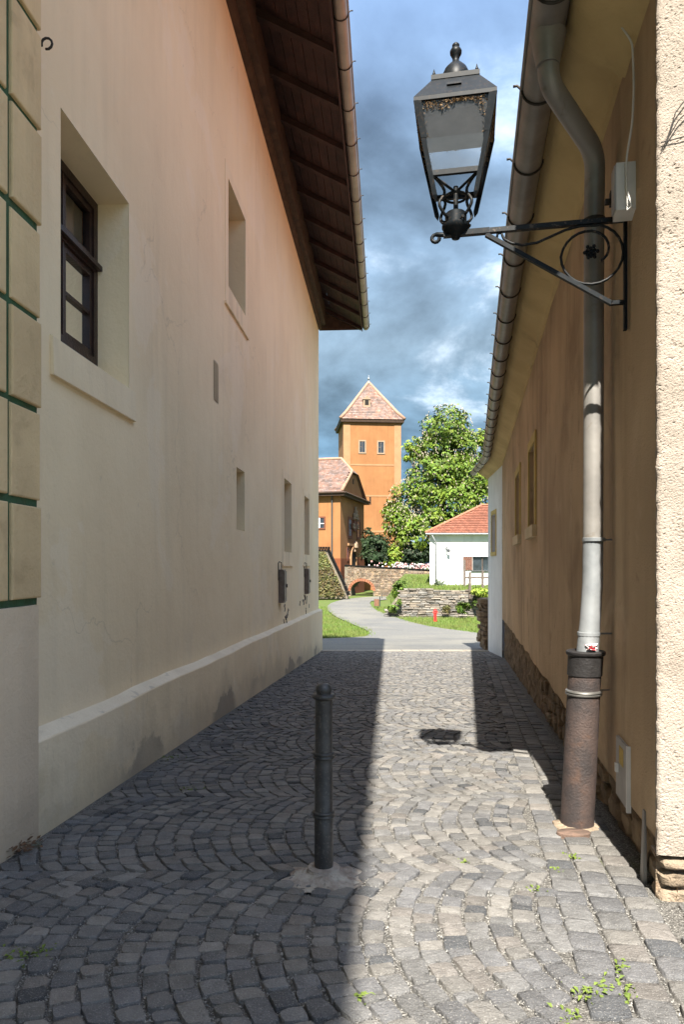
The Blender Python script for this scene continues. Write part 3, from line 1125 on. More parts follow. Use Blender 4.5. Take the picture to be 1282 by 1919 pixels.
# black scribbles on the wall near the far meter box
def scribble(name, label, centre, spread, nl):
    t = MB()
    for k in range(nl):
        a = centre[0] + R.gauss(0, spread[0])
        h = centre[1] + R.gauss(0, spread[1])
        pts = [(a, h)]
        for j in range(R.randint(3, 6)):
            a += R.uniform(-.09, .09)
            h += R.uniform(-.10, .07)
            pts.append((a, h))
        t.tube([LW(p[0], 0.003, p[1]) for p in pts], .011, 4)
    tag(t.build(name, 'soot'), label, 'graffiti', kind='stuff')


scribble('graffiti', 'black scribbled marks on the cream wall between the meter boxes', (15.2, -1.0), (0.35, 0.12), 7)
scribble('graffiti', 'black scribbled marks below the farther meter box', (18.3, -1.0), (0.5, 0.15), 8)

# ================================================================== right house
HOUSE_R = thing('brown_house', 'low brown plastered house with yellow eaves cove and rubble base lining the sunny side', 'house', RW(11, 0, -2.0))
CA, CB = 3.215, BEND      # near corner depth, colour change


def zr(x):
    return 1131.0 / (x - 883)


W_R1 = (9.35, 10.30, 0.55, 1.68)
W_R2 = (12.25, 13.35, 0.58, 1.70)
mb = MB()
mb.hb = []


def plinth_top(a):
    t = (a - CA) / (BEND - CA)
    return -1.30 - 0.19 * t * t + 0.035 * fbm((a, 0, 9), 1.7)


A = sorted([CA + i * 0.25 for i in range(int((BEND - CA) / .25))] + [BEND] + [W_R1[0], W_R1[1], W_R2[0], W_R2[1]])
Hs = [-1.0, -0.3, W_R1[2], 1.2, W_R1[3], 2.3, 2.9, 4.2]


def r_holes(am, hm):
    return any(q[0] < am < q[1] and W_R1[2] - .001 < hm < W_R1[3] for q in (W_R1, W_R2))


def rwob(a, h):
    return 0.018 * fbm((a, h, 4.2), 0.7)


for i in range(len(A) - 1):
    hsl = [[plinth_top(A[i])] + Hs, [plinth_top(A[i + 1])] + Hs]
    for j in range(len(Hs)):
        am = (A[i] + A[i + 1]) / 2
        hmid = (hsl[0][j] + hsl[0][j + 1]) / 2
        if r_holes(am, hmid):
            continue
        b = len(mb.v)
        for (a, h) in ((A[i], hsl[0][j]), (A[i + 1], hsl[1][j]), (A[i + 1], hsl[1][j + 1]), (A[i], hsl[0][j + 1])):
            edge = min([abs(a - v) for q in (W_R1, W_R2) for v in q[:2]] + [a - CA, BEND - a])
            p = RW(a, rwob(a, h) * min(1, edge * 2) + (0.0 if edge > .01 else 0), h)
            mb.v.append(p)
            mb.hb.append(p[2] - G(a))
        mb.f.append((b, b + 1, b + 2, b + 3))
    # underside lip of the plaster over the rubble
    b = len(mb.v)
    for (a, h, o) in ((A[i], hsl[0][0], 0.0), (A[i + 1], hsl[1][0], 0.0), (A[i + 1], hsl[1][0], -0.09), (A[i], hsl[0][0], -0.09)):
        mb.v.append(RW(a, o + (rwob(a, h) if o == 0 else 0), h))
        mb.hb.append(0.3)
    mb.f.append((b, b + 1, b + 2, b + 3))
for q in (W_R1, W_R2):
    reveal(mb, RW, q[0], q[1], W_R1[2], W_R1[3], 0.22)
mb.build('wall', 'plaster_brown', HOUSE_R, recalc=False, smooth=False)

# white part beyond
mb = MB()
mb.hb = []
WE = 22.4
W_R3 = (20.6, 21.5, 0.42, 1.55)


def RW2(a, o, h):
    return (RX(BEND) + RS2 * (a - BEND) - o / RN2, a + o * RS2 / RN2, EYE + h)


wall_with_holes(mb, RW2, [BEND + .002, 20.0, WE], [-4.2, -1.0, 0.3, 2.0, 4.2], [W_R3], 0.004, G)
reveal(mb, RW2, *W_R3, 0.2, o=0.004)
b = len(mb.v)
for p in (RW2(WE, 0.004, -4.2), (9.5, WE + .6, EYE - 4.2), (9.5, WE + .6, EYE + 4.2), RW2(WE, 0.004, 4.2)):
    mb.v.append(p)
    mb.hb.append(2.0)
mb.f.append((b, b + 1, b + 2, b + 3))
mb.build('white_wall', 'plaster_white', HOUSE_R, recalc=False)

# rubble base
def rubble_strip(fr, a0, a1, top, bot, o_, da, nrow, name, m, amp, parent):
    mb = MB()
    na = int((a1 - a0) / da)
    for i in range(na + 1):
        a = a0 + (a1 - a0) * i / na
        for k in range(nrow + 1):
            h = bot(a) + (top(a) + .02 - bot(a)) * k / nrow
            d = amp * (fbm((a * 1.0, h * 1.6, 2.0), 5.0, 4) + 0.6 * mnoise.cell(Vector((a * 5, h * 9, 1))) - .3)
            mb.v.append(fr(a, o_ + d, h))
    for i in range(na):
        for k in range(nrow):
            q = i * (nrow + 1) + k
            mb.f.append((q, q + nrow + 1, q + nrow + 2, q + 1))
    return mb.build(name, m, parent)


base_ = rubble_strip(RW, CA + .01, BEND, plinth_top, lambda a: G(a) - EYE - .08, -0.055, 0.055, 8, 'rubble_base', 'rubble', 0.028, HOUSE_R)
# single stones showing in the base
a = CA + 0.05
while a < 9.0:
    l = R.uniform(0.16, 0.36)
    g = G(a) - EYE
    tot = plinth_top(a) - g
    h = g + 0.01
    while h < g + tot - 0.06:
        hh = min(R.uniform(0.09, 0.2), g + tot - 0.025 - h)
        if hh < 0.04:
            break
        m1 = MB()
        n = 7
        ring = []
        for k in range(n):
            an = 2 * math.pi * k / n + R.uniform(-.2, .2)
            ring.append((a + l / 2 + l * .47 * math.copysign(abs(math.cos(an)) ** .6, math.cos(an)), h + hh / 2 + hh * .47 * math.copysign(abs(math.sin(an)) ** .6, math.sin(an))))
        oo = R.uniform(-.05, -.012)
        for (sc_, o) in ((1.0, -0.12), (1.0, oo - .025), (0.8, oo)):
            for (ra, rh) in ring:
                m1.v.append(RW(a + l / 2 + (ra - a - l / 2) * sc_, o + R.uniform(-.008, .008), h + hh / 2 + (rh - h - hh / 2) * sc_))
        for r in range(2):
            for k in range(n):
                m1.f.append((r * n + k, r * n + (k + 1) % n, (r + 1) * n + (k + 1) % n, (r + 1) * n + k))
        m1.f.append(tuple(2 * n + k for k in range(n)))
        o = m1.build('rubble_stone', 'rubble', HOUSE_R, smooth=True, auto=45)
        h += hh + 0.012
    a += l + 0.015

# sunlit front facade around the corner: coarse roughcast
FN = RW(CA, 0, 0)


def FF(s, o, h):
    """front facade frame: s to the right of the corner, o outwards (towards the street)"""
    dx, dy = 1 / RN, -RS / RN          # along the facade
    nx, ny = -RS / RN, -1 / RN         # outward
    return (FN[0] + dx * s + nx * o, FN[1] + dy * s + ny * o, EYE + h)


mb = MB()
ns, nh = 56, 920
S0, S1, HB, HT = -0.012, 0.27, -1.335, 3.3
for i in range(ns + 1):
    for j in range(nh + 1):
        s = S0 + (S1 - S0) * i / ns
        h = HB + (HT - HB) * j / nh
        p = (s, h, 1.3)
        d = 0.0010 * fbm(p, 70, 2) + 0.005 * fbm(p, 5, 3)
        d -= 0.009 * max(0.0, fbm((s, h, 7.7), 95, 3) - 0.22)
        if i <= 3:
            d -= (0.014, 0.006, 0.002, 0.0)[i]
            s += 0.006 * fbm((h, 0, 5), 14, 4)
        if j == 0:
            d -= 0.01
        mb.v.append(FF(s, 0.03 + d, h))
for i in range(ns):
    for j in range(nh):
        q = i * (nh + 1) + j
        mb.f.append((q, q + nh + 1, q + nh + 2, q + 1))
b = len(mb.v)
for (s, h) in ((S1, HB), (6, HB), (6, HT), (S1, HT)):
    mb.v.append(FF(s, 0.03, h))
mb.f.append((b, b + 1, b + 2, b + 3))
# returns: underside lip and the thickness at the corner
for (p0, p1) in (((S0, HB), (6, HB)),):
    b = len(mb.v)
    mb.v += [FF(p0[0], 0.022, p0[1]), FF(p1[0], 0.022, p1[1]), FF(p1[0], -0.1, p1[1]), FF(p0[0], -0.1, p0[1])]
    mb.f.append((b, b + 1, b + 2, b + 3))
for j in range(nh):
    q = [mb.v[j], mb.v[j + 1]]
    b = len(mb.v)
    h0_, h1_ = HB + (HT - HB) * j / nh, HB + (HT - HB) * (j + 1) / nh
    mb.v += [q[0], q[1], RW(CA + .05, 0.001 + .004 * fbm((h1_, 0, 1), 20, 2), h1_), RW(CA + .05, 0.001 + .004 * fbm((h0_, 0, 1), 20, 2), h0_)]
    mb.f.append((b, b + 1, b + 2, b + 3))
mb.build('front_facade', 'plaster_rough', HOUSE_R, recalc=False)
# upper front wall and the unseen body
mb = MB()
mb.quad(FF(0, 0.0, 3.3), FF(6, 0.0, 3.3), FF(6, 0.0, 6.5), FF(0, 0.0, 4.2))
mb.quad(FF(6, 0.03, -1.9), FF(6, 0.03, 4.5), (9.5, WE + .6, EYE + 4.5), (9.5, WE + .6, EYE - 4.2))
mb.build('body', 'plaster_brown', HOUSE_R)
# rubble under the facade
mb = MB()
mb.quad(FF(0.0, -0.05, -1.75), FF(6, -0.05, -1.75), FF(6, -0.05, HB + .02), FF(0.0, -0.05, HB + .02))
mb.build('footing', 'rubble_light', HOUSE_R)
s = 0.0
while s < 1.6:
    l = R.uniform(0.14, 0.3)
    h = G(3.2) - EYE - .07
    while h < HB - 0.04:
        hh = min(R.uniform(0.05, 0.12), HB - 0.012 - h)
        if hh < 0.03:
            break
        m1 = MB()
        n = 8
        oo = R.uniform(-.03, .03)
        ring = []
        for k in range(n):
            an = 2 * math.pi * k / n + R.uniform(-.25, .25)
            ring.append((l * .49 * math.copysign(abs(math.cos(an)) ** .6, math.cos(an)), hh * .49 * math.copysign(abs(math.sin(an)) ** .6, math.sin(an))))
        for (sc_, o) in ((1.0, -0.14), (1.0, oo - .03), (0.82, oo), (0.4, oo + R.uniform(-.005, .015))):
            for (rs_, rh) in ring:
                m1.v.append(FF(s + l / 2 + rs_ * sc_, o + R.uniform(-.01, .01), h + hh / 2 + rh * sc_))
        for r in range(3):
            for k in range(n):
                m1.f.append((r * n + k, r * n + (k + 1) % n, (r + 1) * n + (k + 1) % n, (r + 1) * n + k))
        m1.f.append(tuple(3 * n + k for k in range(n)))
        m1.build('rubble_stone', 'rubble_light', HOUSE_R, smooth=True, auto=50)
        h += hh + 0.008
    s += l + 0.01
# quoin strip: slim grey flashing at the corner foot
m1 = MB()
m1.hexa([RW(3.42, 0.0, -1.62), RW(3.43, 0.02, -1.62), RW(3.49, 0.02, -1.62), RW(3.50, 0.0, -1.62),
         RW(3.44, 0.0, -1.22), RW(3.44, 0.010, -1.22), RW(3.475, 0.010, -1.22), RW(3.475, 0.0, -1.22)])
m1.build('corner_flashing', 'zinc_grey', HOUSE_R)

# cornice cove, soffit, gutter
prof_c = [(0.0, 2.84), (0.028, 2.845), (0.03, 2.875)] + [(0.03 + 0.33 * (1 - math.cos(t)), 2.88 + 0.22 * math.sin(t)) for t in [math.pi / 2 * k / 7 for k in range(8)]] + [(0.36, 3.10)]
prof_c = [(0.0, 2.80), (0.025, 2.81), (0.03, 2.84), (0.05, 2.87), (0.11, 2.90), (0.18, 2.94), (0.25, 2.99), (0.29, 3.06), (0.32, 3.10)]


def extrude_profile(mb, prof, frames):
    n = len(prof)
    for fr in frames:
        for (o, h) in prof:
            mb.v.append(fr(o, h))
    b = len(mb.v) - n * len(frames)
    for i in range(len(frames) - 1):
        for k in range(n - 1):
            q = b + i * n + k
            mb.f.append((q, q + n, q + n + 1, q + 1))


mb = MB()
fr_list = [lambda o, h, a=a: RW(a, o + 0.006 * fbm((a, h, 0), 1.5), h) for a in [3.97 + i * 0.5 for i in range(31)] + [BEND]]
fr_list += [lambda o, h, a=a: RW2(a, o, h) for a in (BEND + .25, 20.5, WE + .25)]
extrude_profile(mb, prof_c, fr_list)
b = len(mb.v)
mb.v += [RW2(WE + .25, o, h) for (o, h) in prof_c] + [RW2(WE + .25, -.3, 3.1), RW2(WE + .25, -.3, 2.8)]
mb.f.append(tuple(range(b, len(mb.v))))
mb.build('eaves_cove', 'cornice_yellow', HOUSE_R, smooth=True, auto=50)
mb = MB()       # deeper cove block at the near corner
prof_n = [(0.0, 2.74), (0.05, 2.76), (0.08, 2.80), (0.15, 2.83), (0.23, 2.87), (0.30, 2.94), (0.325, 3.02), (0.33, 3.12)]
extrude_profile(mb, prof_n, [lambda o, h, a=a: RW(a, o + 0.008 * fbm((a, h, 0), 3), h) for a in [2.9 + i * .1 for i in range(11)]])
b = len(mb.v)
mb.v += [RW(3.9, o + 0.008 * fbm((3.9, h, 0), 3), h) for (o, h) in prof_n] + [RW(3.9, 0, 3.12)]
mb.f.append(tuple(range(b, len(mb.v))))
mb.build('cove_return', 'cornice_yellow', HOUSE_R, smooth=True, auto=50)
mb = MB()
for (fr, a0, a1) in ((RW, 2.9, BEND), (RW2, BEND + .02, WE + .3)):
    mb.fbox(fr, a0, a1, 0.331, 0.345, 3.03, 3.16)
mb.build('fascia', 'old_timber', HOUSE_R)
hooksR = []
a = 3.55
while a < BEND:
    hooksR.append(a)
    a += 0.80


def RWg(a, o, h):
    return RW(a, o, h) if a <= BEND else RW2(a, o, h)


hooksR += [20.2, 21.0, 21.8]
gR = gutter(RWg, [2.7, 6, 10, 14, BEND, BEND + .4, WE + .35], 0.43, 3.05, 0.10, HOUSE_R, 'zinc_grey', hooksR, hookout=0.06)
mb = MB()
mb.hexa([RW(2.6, 0.36, 3.10), RW(BEND, 0.36, 3.10), RW(BEND, -5.5, 8.0), RW(2.6, -5.5, 8.0), RW(2.6, 0.36, 3.16), RW(BEND, 0.36, 3.16), RW(BEND, -5.5, 8.1), RW(2.6, -5.5, 8.1)])
mb.hexa([RW2(BEND, 0.36, 3.10), RW2(WE + .3, 0.36, 3.10), RW2(WE + .3, -5.5, 8.0), RW2(BEND, -5.5, 8.0), RW2(BEND, 0.36, 3.16), RW2(WE + .3, 0.36, 3.16), RW2(WE + .3, -5.5, 8.1), RW2(BEND, -5.5, 8.1)])
mb.build('roof', 'roof_red', HOUSE_R)
# windows of the right house: yellow surround, cream sill, dark leaf
for (fr, q, nm) in ((RW, W_R1, 0), (RW, W_R2, 1), (RW2, W_R3, 2)):
    a0, a1 = q[:2]
    h0, h1 = (W_R1[2], W_R1[3]) if nm < 2 else q[2:]
    oo = 0.022
    m1 = MB()
    t = 0.13
    m1.fbox(fr, a0 - t, a0, 0.0, oo, h0, h1 + t)
    m1.fbox(fr, a1, a1 + t, 0.0, oo, h0, h1 + t)
    m1.fbox(fr, a0, a1, 0.0, oo, h1, h1 + t)
    wo_ = m1.build('window', 'frame_yellow', HOUSE_R)
    m1 = MB()
    if nm < 2:
        m1.fbox(fr, a0 - t - .02, a1 + t + .02, 0.0, 0.06, h0 - 0.16, h0 - .002)
    else:
        m1.fbox(fr, a0 - t, a1 + t, 0.0, 0.03, h0 - 0.12, h0 - .002)
    sub(m1.build('sill', 'sill_cream' if nm < 2 else 'frame_yellow', HOUSE_R), wo_)
    m1 = MB()
    m1.quad(fr(a0, -0.19, h0), fr(a1, -0.19, h0), fr(a1, -0.19, h1), fr(a0, -0.19, h1))
    sub(m1.build('pane', 'far_glass', HOUSE_R), wo_)
    m1 = MB()
    e = .06
    bars(m1, fr, [(a0, a0 + e, h0, h1), (a1 - e, a1, h0, h1), (a0 + e, a1 - e, h0, h0 + e), (a0 + e, a1 - e, h1 - e, h1), ((a0 + a1) / 2 - .03, (a0 + a1) / 2 + .03, h0 + e, h1 - e)], -0.186, -0.13)
    sub(m1.build('frame', 'window_wood', HOUSE_R), wo_)

# ------------------------------------------------------------------ downpipe
t = thing('downpipe', 'grey zinc downpipe running into a rusty cast-iron standpipe on the brown wall', 'downpipe', (1.46, 4.29, G(4.29)))
m1 = MB()


def bez(pts, n=6):
    """round the corners of a polyline"""
    pts = [Vector(p) for p in pts]
    out = [pts[0]]
    for i in range(1, len(pts) - 1):
        a, b, c = pts[i - 1], pts[i], pts[i + 1]
        r = min((b - a).length, (c - b).length) * 0.32
        p, q = b + (a - b).normalized() * r, b + (c - b).normalized() * r
        for k in range(n + 1):
            u = k / n
            out.append(p * (1 - u) ** 2 + b * 2 * u * (1 - u) + q * u * u)
    out.append(pts[-1])
    return out


outl = RW(3.80, 0.43, 2.955)
zoff = EYE
PX = 1.555
pipe_pts = bez([outl, (outl[0] + .01, outl[1] + .03, zoff + 2.72), (PX - .02, 4.20, zoff + 2.50), (PX, 4.27, zoff + 2.2)])
pipe_pts2 = [(PX, 4.27, zoff + 2.2), (PX - .002, 4.275, zoff + 1.0), (PX - .004, 4.28, zoff + 0.1)]
m1.tube(pipe_pts + pipe_pts2[1:], 0.060, 18)
m1.build('pipe', 'zinc_grey', t, smooth=True, auto=60)
m1 = MB()
m1.tube([(outl[0], outl[1], zoff + 2.97), (outl[0], outl[1] + .005, zoff + 2.90), (outl[0], outl[1] + .01, zoff + 2.80)], [0.098, 0.085, 0.064], 18)
m1.build('outlet', 'zinc_grey', t, smooth=True, auto=60)
m1 = MB()
m1.tube([(PX - .004, 4.28, zoff + 0.16), (PX - .006, 4.28, zoff - 0.1), (PX - .022, 4.275, zoff - 0.33), (PX - .05, 4.27, zoff - 0.62)], [0.0615, 0.0615, 0.062, 0.068], 18)
m1.build('lower_pipe', 'zinc_pale', t, smooth=True, auto=60)
for h in (2.12, 0.16 - 0.0, -0.42):
    m1 = MB()
    x = PX if h > 0 else PX - .031
    m1.lathe([(0.064, -.012), (0.069, -.010), (0.069, .010), (0.064, .012)], (x, 4.275, zoff + h), 18)
    m1.tube([(x + .05, 4.28, zoff + h), (x + .20, 4.31, zoff + h)], .006, 6)
    m1.build('pipe_clip', 'hook_iron' if h > 0.5 else 'zinc_pale', t, smooth=True, auto=50)
m1 = MB()
g0 = G(4.29)
CX, CY = 1.455, 4.29
ct = EYE - 0.525
hh = ct - g0
TX = (PX - .045 - CX) / hh


def cast(prof, n=28):
    mm = MB()
    for (r, z) in prof:
        for k in range(n):
            an = 2 * math.pi * k / n
            mm.v.append((CX + TX * z + r * math.cos(an), CY + r * math.sin(an), g0 + z))
    for i in range(len(prof) - 1):
        for k in range(n):
            mm.f.append((i * n + k, i * n + (k + 1) % n, (i + 1) * n + (k + 1) % n, (i + 1) * n + k))
    mm.f.append(tuple((len(prof) - 1) * n + k for k in range(n)))
    return mm


cast([(0.100, -.05), (0.100, 0.3), (0.0985, hh * .6), (0.0975, hh - .155)]).build('standpipe', 'cast_iron_rust', t, smooth=True, auto=40)
cast([(0.098, hh - .1545), (0.104, hh - .15), (0.105, hh - .03), (0.112, hh - .027), (0.118, hh - .018), (0.118, hh - .006), (0.112, hh), (0.09, hh + .002), (0.06, hh - .01)]).build('socket_collar', 'cast_iron', t, smooth=True, auto=40)
m1 = cast([(0.099, hh - .275), (0.108, hh - .27), (0.110, hh - .263), (0.1, hh - .258), (0.11, hh - .252), (0.108, hh - .245), (0.099, hh - .24)])
m1.tube([(CX + .06, CY + .05, g0 + hh - .26), (CX + .24, CY + .07, g0 + hh - .255)], .006, 6)
m1.build('wire_band', 'wire', t, smooth=True, auto=40)
m1 = MB()
m1.lathe([(0.145, -0.03), (0.14, 0.002), (0.118, 0.010), (0.098, 0.02)], (CX, CY, g0), 24, 0.16)
m1.build('mortar_collar', 'rubble_light', t)
m1 = MB()
lc = gnd(1076, 1562)
m1.lathe([(0.108, -.03), (0.108, .004), (0.1, .009), (0.02, .012)], (0, 0, 0), 24)
lid = m1.build('drain_lid', 'rust_lid', smooth=True, auto=40)
lid.location = (lc.x - .0, lc.y, lc.z + .004)
lid.rotation_euler = (-0.03, 0.06, 0.2)
lid.scale = (1.0, 0.55, 1)
tag(lid, 'rusty oval iron drain lid at the foot of the standpipe', 'drain lid')
m1 = MB()
for k in range(16):
    an = k * 1.3
    m1.v.append((1.515 + .045 * math.cos(an) * R.uniform(.5, 1), 4.20 + .03 * math.sin(an), ct + 0.004 + R.uniform(0, .05)))
for k in range(13):
    m1.f.append((k, k + 1, k + 3))
tag(m1.build('crumpled_wrapper', 'litter_red'), 'crumpled red and white wrapper stuck on the standpipe rim', 'litter')

# ------------------------------------------------------------------ street lamp
ZB = 3.81
nX, nY = -1 / RN, RS / RN
B0 = RW(ZB, 0.012, 0)


def LB(l, s, h):
    """lamp frame: l along the arm, s sideways (along the wall), h above the eye"""
    return (B0[0] + nX * l + (RS / RN) * s, B0[1] + nY * l + (1 / RN) * s, EYE + h)


lamp = thing('street_lamp', 'black four-sided lantern on a scrolled iron wall bracket', 'street lamp', LB(0, 0, 1.3))


def flatbar(mb, p, q, wd, th):
    """bar between two (l,h) points, wd sideways, th in the plane"""
    dl, dh = q[0] - p[0], q[1] - p[1]
    L = math.hypot(dl, dh)
    ul, uh = -dh / L * th / 2, dl / L * th / 2
    mb.hexa([LB(p[0] - ul, -wd / 2, p[1] - uh), LB(p[0] - ul, wd / 2, p[1] - uh), LB(q[0] - ul, wd / 2, q[1] - uh), LB(q[0] - ul, -wd / 2, q[1] - uh),
             LB(p[0] + ul, -wd / 2, p[1] + uh), LB(p[0] + ul, wd / 2, p[1] + uh), LB(q[0] + ul, wd / 2, q[1] + uh), LB(q[0] + ul, -wd / 2, q[1] + uh)])


m1 = MB()
flatbar(m1, (0.009, 1.295), (0.009, 1.97), 0.032, 0.018)
brk = m1.build('wall_bar', 'lamp_paint', lamp)
m1 = MB()
flatbar(m1, (0.019, 1.905), (0.74, 1.905), 0.030, 0.026)
m1.build('arm', 'iron_worn', lamp)
m1 = MB()
flatbar(m1, (0.741, 1.905), (1.00, 1.905), 0.034, 0.030)
pts = [LB(1.0, 0, 1.905), LB(1.04, 0, 1.910)]
for k in range(9):
    an = math.pi / 2 - k * 0.6
    pts.append(LB(1.045 + .022 * math.cos(an), 0, 1.888 + .022 * math.sin(an)))
m1.tube(pts, [.014] * 2 + [.011] * 9, 8)
m1.build('arm_tip', 'lamp_paint', lamp, smooth=True, auto=50)
m1 = MB()
flatbar(m1, (0.019, 1.448), (0.085, 1.448), 0.028, 0.020)
flatbar(m1, (0.080, 1.445), (0.76, 1.885), 0.028, 0.022)
m1.build('brace', 'lamp_paint', lamp)
m1 = MB()
spl = [(0.70, 1.862), (0.695, 1.885), (0.675, 1.888), (0.668, 1.87), (0.66, 1.85), (0.62, 1.825), (0.56, 1.808), (0.48, 1.815), (0.40, 1.845), (0.33, 1.872), (0.25, 1.888)]
cx_, ch_, r_ = 0.185, 1.725, 0.165
for k in range(1, 34):
    an = math.pi / 2 - k * 2 * math.pi / 24
    rr = r_ if k < 18 else r_ - (k - 18) * 0.0065
    cc = ch_ if k < 18 else ch_ + (k - 18) * 0.0007
    spl.append((cx_ - rr * math.cos(an) if False else cx_ - rr * -math.sin(an - math.pi / 2) * 0 - rr * math.cos(an), cc + rr * math.sin(an)))
m1.tube([LB(l, 0, h) for (l, h) in spl], 0.0075, 8)
m1.build('scroll', 'iron_worn', lamp, smooth=True)
m1 = MB()
pc = Vector(LB(0.19, -.012, 1.735))
for ring in range(3):
    for k in range(6):
        an = k * math.pi / 3 + ring * .5
        rr = .010 + ring * .012
        c = Vector(LB(0.19 + rr * math.cos(an), -.012 + .006 * (2 - ring), 1.735 + rr * math.sin(an)))
        m1.lathe([(.002, -.011), (.009, -.006), (.011, 0), (.008, .007), (.002, .011)], c, 6)
m1.build('rosette', 'lamp_paint', lamp, smooth=True)
m1 = MB()
for (l, h) in ((0.03, 1.41 + .56),):
    m1.fbox(lambda a, o, hh: LB(a, o, hh), 0.0, 0.09, -.02, .02, 1.985, 2.06)
    m1.fbox(lambda a, o, hh: LB(a, o, hh), 0.05, 0.115, -.014, .014, 1.995, 2.02)
m1.build('fixing_lug', 'hook_iron', lamp)

LL = 0.93
lc = LB(LL, 0, 0)


def LR(u, v, h):
    """lantern frame: u along the arm, v sideways"""
    return LB(LL + u, v, h)


def sq_frustum(mb, r0, h0, r1, h1):
    mb.hexa([LR(-r0, -r0, h0), LR(r0, -r0, h0), LR(r0, r0, h0), LR(-r0, r0, h0), LR(-r1, -r1, h1), LR(r1, -r1, h1), LR(r1, r1, h1), LR(-r1, r1, h1)])


m1 = MB()
m1.lathe([(0.012, 1.872), (0.022, 1.876), (0.03, 1.892), (0.055, 1.905), (0.074, 1.928), (0.080, 1.940), (0.080, 1.950), (0.062, 1.953), (0.062, 2.015), (0.055, 2.022), (0.02, 2.024)], (lc[0], lc[1], EYE), 24)
cup = m1.build('mounting_cup', 'lamp_paint', lamp, smooth=True, auto=40)
m1 = MB()
for k in range(4):
    an = k * math.pi / 2 + .3
    c = Vector((math.cos(an), math.sin(an), 0))
    b = Vector((lc[0], lc[1], EYE + 1.965))
    m1.tube([b + c * .06, b + c * .088], .0045, 6)
    m1.tube([b + c * .085, b + c * .093], .009, 6)
sub(m1.build('thumb_screw', 'iron_worn', lamp), cup)
m1 = MB()
m1.tube([(lc[0], lc[1], EYE + 2.02), (lc[0], lc[1], EYE + 2.175)], 0.014, 10)
m1.build('stem', 'iron_worn', lamp, smooth=True, auto=50)
m1 = MB()
for (r, hh_) in ((0.062, 2.115),):
    pts = [LR(r * math.cos(k * math.pi / 8), r * math.sin(k * math.pi / 8), hh_) for k in range(17)]
    m1.tube(pts, .007, 6, caps=False)
m1.build('stay_ring', 'iron_worn', lamp, smooth=True)
for (sx, sy) in ((1, 1), (1, -1), (-1, 1), (-1, -1)):
    m1 = MB()
    pts = []
    for k in range(13):
        u = k / 12
        rr = 0.046 + 0.070 * u ** 2 + 0.030 * math.sin(u * math.pi * 2.0) + 0.012 * math.sin(u * math.pi)
        pts.append(LR(sx * rr, sy * rr, 1.98 + u * 0.20))
    m1.tube(pts, .0085, 8)
    m1.build('scroll_leg', 'iron_worn', lamp, smooth=True)
    m1 = MB()
    m1.tube([LR(sx * .006, sy * .006, 2.145), LR(sx * .118, sy * .118, 2.182)], .008, 6)
    m1.build('cross_stay', 'iron_worn', lamp, smooth=True)
    # corner posts
    m1 = MB()

    def post(h):
        return 0.108 + (0.212 - 0.108) * (h - 2.05) / (2.55 - 2.05)
    e = 0.013
    lo, hi = post(2.075), post(2.55)
    m1.hexa([LR(sx * lo - e, sy * lo - e, 2.075), LR(sx * lo + e, sy * lo - e, 2.075), LR(sx * lo + e, sy * lo + e, 2.075), LR(sx * lo - e, sy * lo + e, 2.075),
             LR(sx * hi - e, sy * hi - e, 2.55), LR(sx * hi + e, sy * hi - e, 2.55), LR(sx * hi + e, sy * hi + e, 2.55), LR(sx * hi - e, sy * hi + e, 2.55)])
    tip = post(2.045)
    b = len(m1.v)
    m1.v += [LR(sx * lo - e, sy * lo - e, 2.075), LR(sx * lo + e, sy * lo - e, 2.075), LR(sx * lo + e, sy * lo + e, 2.075), LR(sx * lo - e, sy * lo + e, 2.075), LR(sx * tip, sy * tip, 2.04)]
    m1.f += [(b, b + 1, b + 4), (b + 1, b + 2, b + 4), (b + 2, b + 3, b + 4), (b + 3, b, b + 4)]
    m1.build('corner_post', 'lamp_paint', lamp)


def side_quad(k, x0, x1, r0, h0, r1, h1):
    """quad on lantern side k; x0,x1 half widths at bottom and top"""
    def rot(u, v):
        for _ in range(k):
            u, v = -v, u
        return u, v
    pts = []
    for (x, r, h) in ((-x0, r0, h0), (x0, r0, h0), (x1, r1, h1), (-x1, r1, h1)):
        u, v = rot(x, -r)
        pts.append(LR(u, v, h))
    return pts


